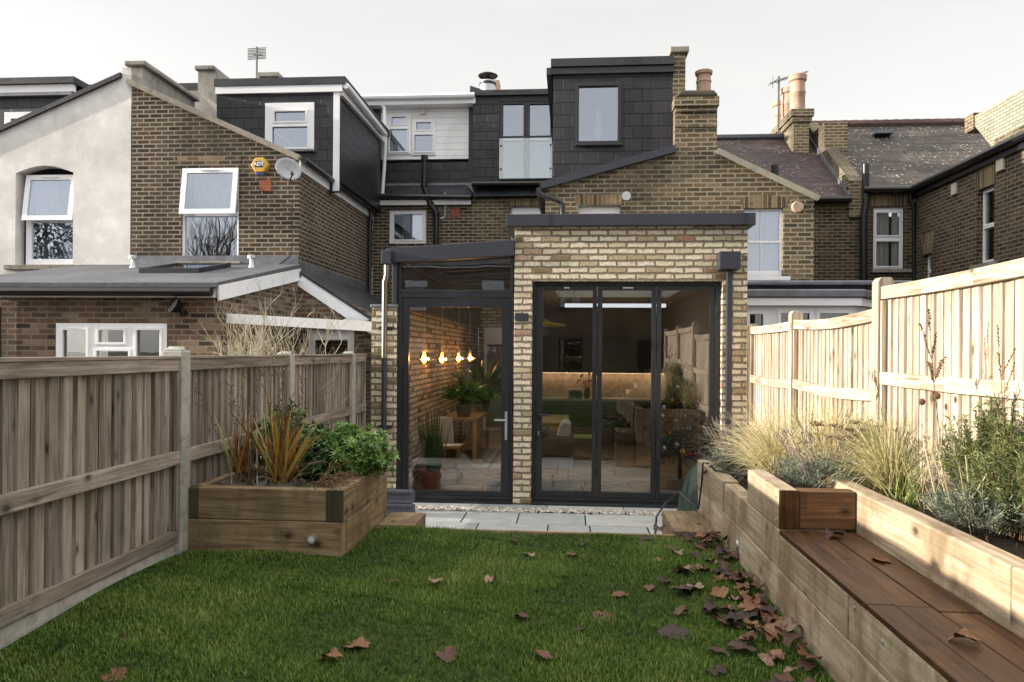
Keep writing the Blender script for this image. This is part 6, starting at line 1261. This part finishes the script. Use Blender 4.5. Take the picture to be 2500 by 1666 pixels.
# dining table and green chair
t = thing('dining_table', 'wooden dining table seen through the left bifold leaf', 'table', (-.45, 12.0, FL)); m = MB(); m.box((-1.0, 11.4, .71), (.0, 12.8, .75), wood=True); m.build('tabletop', M_['oak'], t, bevel=.006)
for (x, y) in ((-.93, 11.47), (-.07, 11.47), (-.93, 12.73), (-.07, 12.73)): m = MB(); m.box((x - .04, y - .04, FL), (x + .04, y + .04, .708), wood=True); m.build('leg', M_['oak'], t)
m = MB(); m.box((-.9, 11.44, .55), (-.1, 11.47, .708), wood=True); m.build('apron', M_['oak'], t)
gm_ = plain('green_plastic', (.16, .24, .035), .45); t = thing('dining_chair', 'green plastic openwork chair at the end of the wooden table', 'chair', (.22, 12.1, FL)); m = MB(); m.box((.02, 11.88, .44), (.42, 12.32, .47)); m.build('seat', gm_, t, bevel=.01)
for (x, y) in ((.05, 11.9), (.4, 11.9), (.05, 12.3), (.4, 12.3)): m = MB(); m.tube([(x, y, .44), (x + (.05 if x > .2 else -.05), y, FL)], [.018, .012], 6); m.build('leg', gm_, t)
m = MB()
for i in range(4): m.tube([(.41, 11.9 + .13 * i, .46), (.45, 11.95 + .1 * i, .7), (.44, 12.3 - .13 * i, .85)], .014, 6)
m.tube([(.40, 11.88, .66), (.45, 11.95, .84), (.46, 12.1, .87), (.45, 12.25, .84), (.40, 12.33, .66)], .016, 6); m.build('backrest', gm_, t)
# daybed
t = thing('sofa', 'charcoal and white daybed sofa with a cream cushion behind the left bifold leaf', 'sofa', (-.4, 9.95, FL)); q = PZ(Z11(300, 1450), FL); xr_s = q.x + .06; ys = q.y
m = MB(); m.box((xr_s - .74, ys - .05, .31), (xr_s, ys + .75, .46)); m.build('base', M_['whitem'], t, bevel=.008); m = MB(); m.box((xr_s - .74, ys - .05, .465), (xr_s + .01, ys + .78, .72)); m.build('seat', M_['charcoal'], t, bevel=.05)
for (x, y) in ((xr_s - .06, ys), (xr_s - .68, ys), (xr_s - .06, ys + .68), (xr_s - .68, ys + .68)): m = MB(); m.tube([(x, y, .31), (x, y, FL + .01)], .014, 10); m.tube([(x, y, FL + .012), (x, y, FL)], .03, 12); m.build('leg', M_['galv'], t)
pts = [PY(Z11(*p), ys + .1) for p in ((196, 1150), (310, 1158), (318, 1010), (300, 987), (265, 988), (245, 1010))]; m = MB(); m.prism(pts, (0, .6, 0)); m.build('cushion', M_['cream'], t, bevel=.03)
m = MB(); m.box((xr_s - .72, ys - .06, .72), (xr_s - .33, ys + .6, .80)); m.build('throw', M_['charcoal'], t, bevel=.03)
M_['fir'] = leafm('fir_needle', [(0, (.006, .014, .006)), (.6, (.014, .032, .012)), (1, (.03, .055, .02))], .6, .05)
# christmas tree
tx = PY(Z11(1065, 1000), 9.85).x; t = thing('christmas_tree', 'small dark christmas tree hung with baubles behind the right bifold leaf', 'christmas tree', (tx, 9.85, FL)); m = MB(); hgt_ = 1.62
for i in range(420):
    z = .42 + (hgt_ - .45) * (i / 420); R = .46 * (1 - (z - .35) / (hgt_ - .3)) ** .8 + .03; a = i * 2.4; d = V((cos(a), sin(a), ru(-.25, .15))); e = V((tx, 9.85, z)) + d * R * ru(.7, 1.1); b = V((tx, 9.85, z + .05))
    for j in range(16): p = b + (e - b) * (.2 + .8 * j / 16); m.leaf(p, (d + rdir() * .9).normalized(), rdir(), ru(.035, .06), .011, None, .05)
m.build('foliage', M_['fir'], t, recalc=False); m = MB(); m.tube([(tx, 9.85, FL + .1), (tx, 9.85, hgt_ - .1)], [.03, .006], 8); m.build('trunk', bark, t); m = MB(); m.lathe((tx, 9.85, FL), [(.14, 0), (.16, .16), (.13, .17), (0, .15)], 16); m.build('stand', M_['galv'], t)
bm_ = [plain('bauble_%s' % n_, c, .12, metal=.85, var=.05) for n_, c in (('orange', (.75, .28, .06)), ('silver', (.75, .78, .82)), ('gold', (.8, .55, .12)), ('pink', (.75, .10, .30)), ('blue', (.15, .28, .5)))]
for i, (px_, py_, k, r) in enumerate(((1013, 835, 0, .035), (957, 882, 1, .035), (1090, 850, 1, .025), (1040, 975, 1, .025), (950, 940, 1, .03), (1045, 1135, 1, .035), (1090, 1186, 2, .05), (1137, 1200, 3, .035), (1135, 1028, 4, .05), (1050, 745, 1, .03), (1000, 1060, 0, .025), (960, 1160, 1, .03), (1100, 940, 2, .025))):
    z = PY(Z11(px_, py_), 9.5).z; yy = 9.85 - (.46 * (1 - (z - .35) / (hgt_ - .3)) ** .8); p = PY(Z11(px_, py_), yy); m = MB(); m.ball(p, r, seg=14); m.tube([p + V((0, 0, r)), p + V((0, 0, r + .012))], .006, 6); m.build('bauble', bm_[k], t, smooth=True)
# snake plant
q = PZ(Z12(345, 1448), FL); t = thing('snake_plant', 'tall snake plant in a terracotta pot just inside the glazed garden door', 'pot plant', (q.x, q.y, FL)); m = MB(); m.lathe((q.x, q.y, FL), [(.12, 0), (.17, .21), (.19, .215), (.195, .28), (.175, .28), (.165, .24), (0, .24)], 28); m.build('pot', plain('terracotta_pot', (.40, .16, .075), .8), t, smooth=True)
g = G('snake_leaf', .4, .4); w_ = g.n('ShaderNodeTexWave', {'Vector': g.pos(), 'Scale': 9., 'Distortion': 9., 'Detail': 2.}, bands_direction='Z').outputs['Fac']; g.col(g.ramp(w_, [(.3, (.03, .075, .03)), (.7, (.12, .19, .08))])); m = MB()
for i in range(34):
    a = ru(0, 6.28); d = V((cos(a) * ru(.05, .32), sin(a) * ru(.05, .25), 1)).normalized(); m.blade(V((q.x + .07 * cos(a), q.y + .07 * sin(a), FL + .24)), d, ru(.42, .88), ru(.05, .075), ru(-.1, .15), None, 5, V((cos(a + 1.2), sin(a + 1.2), 0)))
m.build('leaf', g.m, t, recalc=False)
# low table, bag on easel, desk, rug, stool, wire ball
tb = lambda x, y, z=FL: PZ(Z12(x, y), z)
q = tb(460, 1400); t = thing('side_table', 'small wooden table strewn with papers beside the snake plant', 'table', (q.x, q.y, FL)); m = MB(); m.box((q.x - .42, q.y - .03, .50), (q.x + .14, q.y + .40, .53), wood=True); m.build('tabletop', M_['oak'], t)
for (x, y) in ((q.x - .38, q.y), (q.x + .11, q.y), (q.x - .38, q.y + .36), (q.x + .11, q.y + .36)): m = MB(); m.box((x - .018, y - .018, FL), (x + .018, y + .018, .5), wood=True); m.build('leg', M_['oak'], t)
m = MB()
for i in range(4): m.box((q.x - .3 + .1 * i, q.y + .05 + .03 * (i % 2), .531 + .002 * i), (q.x - .12 + .08 * i, q.y + .25, .5325 + .002 * i))
tag(m.build('paper_sheets', M_['upvc']), 'white papers on the small wooden table', 'papers')
q2 = PY(Z12(410, 1130), 11.0); t = thing('tote_bag', 'white cloth bag hanging by brown straps on the inner brick wall', 'bag', (q2.x, 11.0, q2.z)); tp = PY(Z12(415, 925), 11.0); m = MB(); m.prism([(q2.x - .15, 11.0, q2.z), (q2.x + .17, 11.0, q2.z + .02), (tp.x + .13, 11.0, tp.z), (tp.x - .10, 11.0, tp.z)], (0, .06, 0)); m.build('bag_body', M_['cream'], t, bevel=.02); ap = PY(Z12(410, 805), 11.0); m = MB(); m.tube([(tp.x - .09, 10.99, tp.z), ap, (tp.x + .11, 10.99, tp.z)], .012, 6); m.build('strap', M_['oak'], t)
t = thing('wooden_desk', 'brown wooden desk along the inner brick wall under the big plants', 'desk', (-1.55, 12.6, FL)); m = MB(); m.box((-2.06, 11.7, .72), (-1.45, 13.6, .76), wood=True); m.build('desktop', M_['oak'], t); m = MB()
for (x, y) in ((-2.0, 11.75), (-1.5, 11.75), (-2.0, 13.55), (-1.5, 13.55)): m = MB(); m.box((x - .03, y - .03, FL), (x + .03, y + .03, .719), wood=True); m.build('leg', M_['oak'], t)
def houseplant(c, r, n, L, w, label):
    t = thing('house_plant', label, 'pot plant', c); c = V(c); m = MB(); m.lathe(c, [(.1, 0), (.14, .2), (.12, .2), (0, .17)], 18); m.build('pot', M_['charcoal'], t, smooth=True); m = MB()
    for i in range(n): d = rdir(-.1); m.tube([c + V((0, 0, .18)), c + V((0, 0, .3)) + d * r * .5], .004, 3, cap=False); m.blade(c + V((0, 0, .3)) + d * r * ru(.2, .7), (d + V((0, 0, .4))).normalized(), L * ru(.7, 1.2), w, ru(.6, 1.6), None, 4)
    m.build('foliage', M_['lv_dark'], t, recalc=False)
houseplant((-1.72, 12.0, .762), .38, 70, .26, .05, 'bushy dark house plant at the near end of the brown desk'); houseplant((-1.55, 13.2, .762), .60, 110, .42, .085, 'very large dark leafy house plant at the far end of the brown desk')
qa, qb = tb(590, 1283), tb(830, 1165); g = G('striped_wool', .95, .1); sx = g.n('ShaderNodeSeparateXYZ', {0: g.pos()}).outputs[0]; x0_ = qa.x; wv_ = g.math('FRACT', g.math('MULTIPLY', g.math('ADD', sx, 5.), 1.45)); g.col(g.ramp(wv_, [(0, (.32, .30, .26)), (.3, (.45, .43, .38)), (.42, (.25, .22, .19)), (.5, (.42, .39, .34)), (.72, (.12, .03, .045)), (.80, (.40, .36, .32)), (.86, (.12, .03, .045)), (.93, (.35, .33, .29))], 'CONSTANT'))
m = MB(); m.box((qa.x, qa.y, FL + .001), (qa.x + 1.1, qb.y + .6, FL + .012)); tag(m.build('striped_rug', g.m), 'woven rug with pale and maroon stripes on the oak floor', 'rug')
q = tb(545, 1250, .3); m = MB()
for i in range(26):
    d1 = rdir(); d2 = d1.orthogonal().normalized(); d3 = d1.cross(d2); m.tube([V((q.x, q.y, .30)) + (d2 * cos(2 * pi * k / 18) + d3 * sin(2 * pi * k / 18)) * .125 for k in range(19)], .003, 3, cap=False)
tag(m.build('wire_ball', M_['galv'], recalc=False), 'round woven wire ball on the floor beside the small wooden table', 'ornament')
m = MB(); q = tb(765, 1446); m.lathe((q.x, q.y, FL), [(.09, 0), (.10, .03), (.10, .1), (.08, .12), (0, .12)], 20); tag(m.build('floor_speaker', plain('grey_fabric', (.2, .2, .21), .9), smooth=True), 'small round grey box on the floor inside the glazed garden door', 'box')
dr = rectY(Z12, 700, 290, 830, 700, 16.9); m = MB(); m.wall([(dr[0], 16.95, FL), (-.95, 16.95, FL), (-.95, 16.95, dr[3]), (dr[0], 16.95, dr[3])], [[(dr[0] + .07, 16.95, FL + .001), (-1.02, 16.95, FL + .001), (-1.02, 16.95, 2.0), (dr[0] + .07, 16.95, 2.0)]], (0, -.04, 0)); idr = m.build('inner_door', M_['upvc'], h3); m = MB(); m.box((dr[0] + .08, 16.96, FL), (-1.03, 16.99, 1.99)); m.build('door_panel', plain('grey_door', (.25, .23, .22), .6), idr)
# pendant bulbs along the brick wall
gb = glass('amber_glass', .10, (1., .72, .40)); eb = emit('filament', (1., .50, .16), 26.)
for i, (px_, py_) in enumerate(((277, 512), (403, 515), (522, 510), (602, 508))):
    xx = -1.86; p = PX(Z12(px_, py_), xx); t = thing('pendant_bulb', ['nearest glowing amber pendant bulb by the inner brick wall', 'second glowing amber pendant bulb from the glazed door', 'third glowing amber pendant bulb from the glazed door', 'farthest glowing amber pendant bulb along the inner brick wall'][i], 'pendant lamp', tuple(p), 'pendant bulbs along the brick wall')
    m = MB(); m.ball(p, .035, seg=12); m.build('bulb', eb, t, smooth=True); m = MB(); m.lathe(p + V((0, 0, -.07)), [(.01, 0), (.055, .02), (.072, .06), (.06, .11), (.03, .16), (.022, .18)], 18); m.build('glass_shade', gb, t, smooth=True)
    m = MB(); m.tube([p + V((0, 0, .1)), p + V((0, 0, .17))], .022, 10); m.tube([p + V((0, 0, .17)), p + V((0, 0, .85))], .004, 4); m.build('cord', M_['galv'], t)
    L_ = bpy.data.lights.new('bulb_light', 'POINT'); L_.energy = 2.2; L_.color = (1, .55, .22); L_.shadow_soft_size = .035; lo_ = bpy.data.objects.new('bulb_light', L_); COL.objects.link(lo_); lo_.parent = t; lo_.location = (.09, 0, 0)
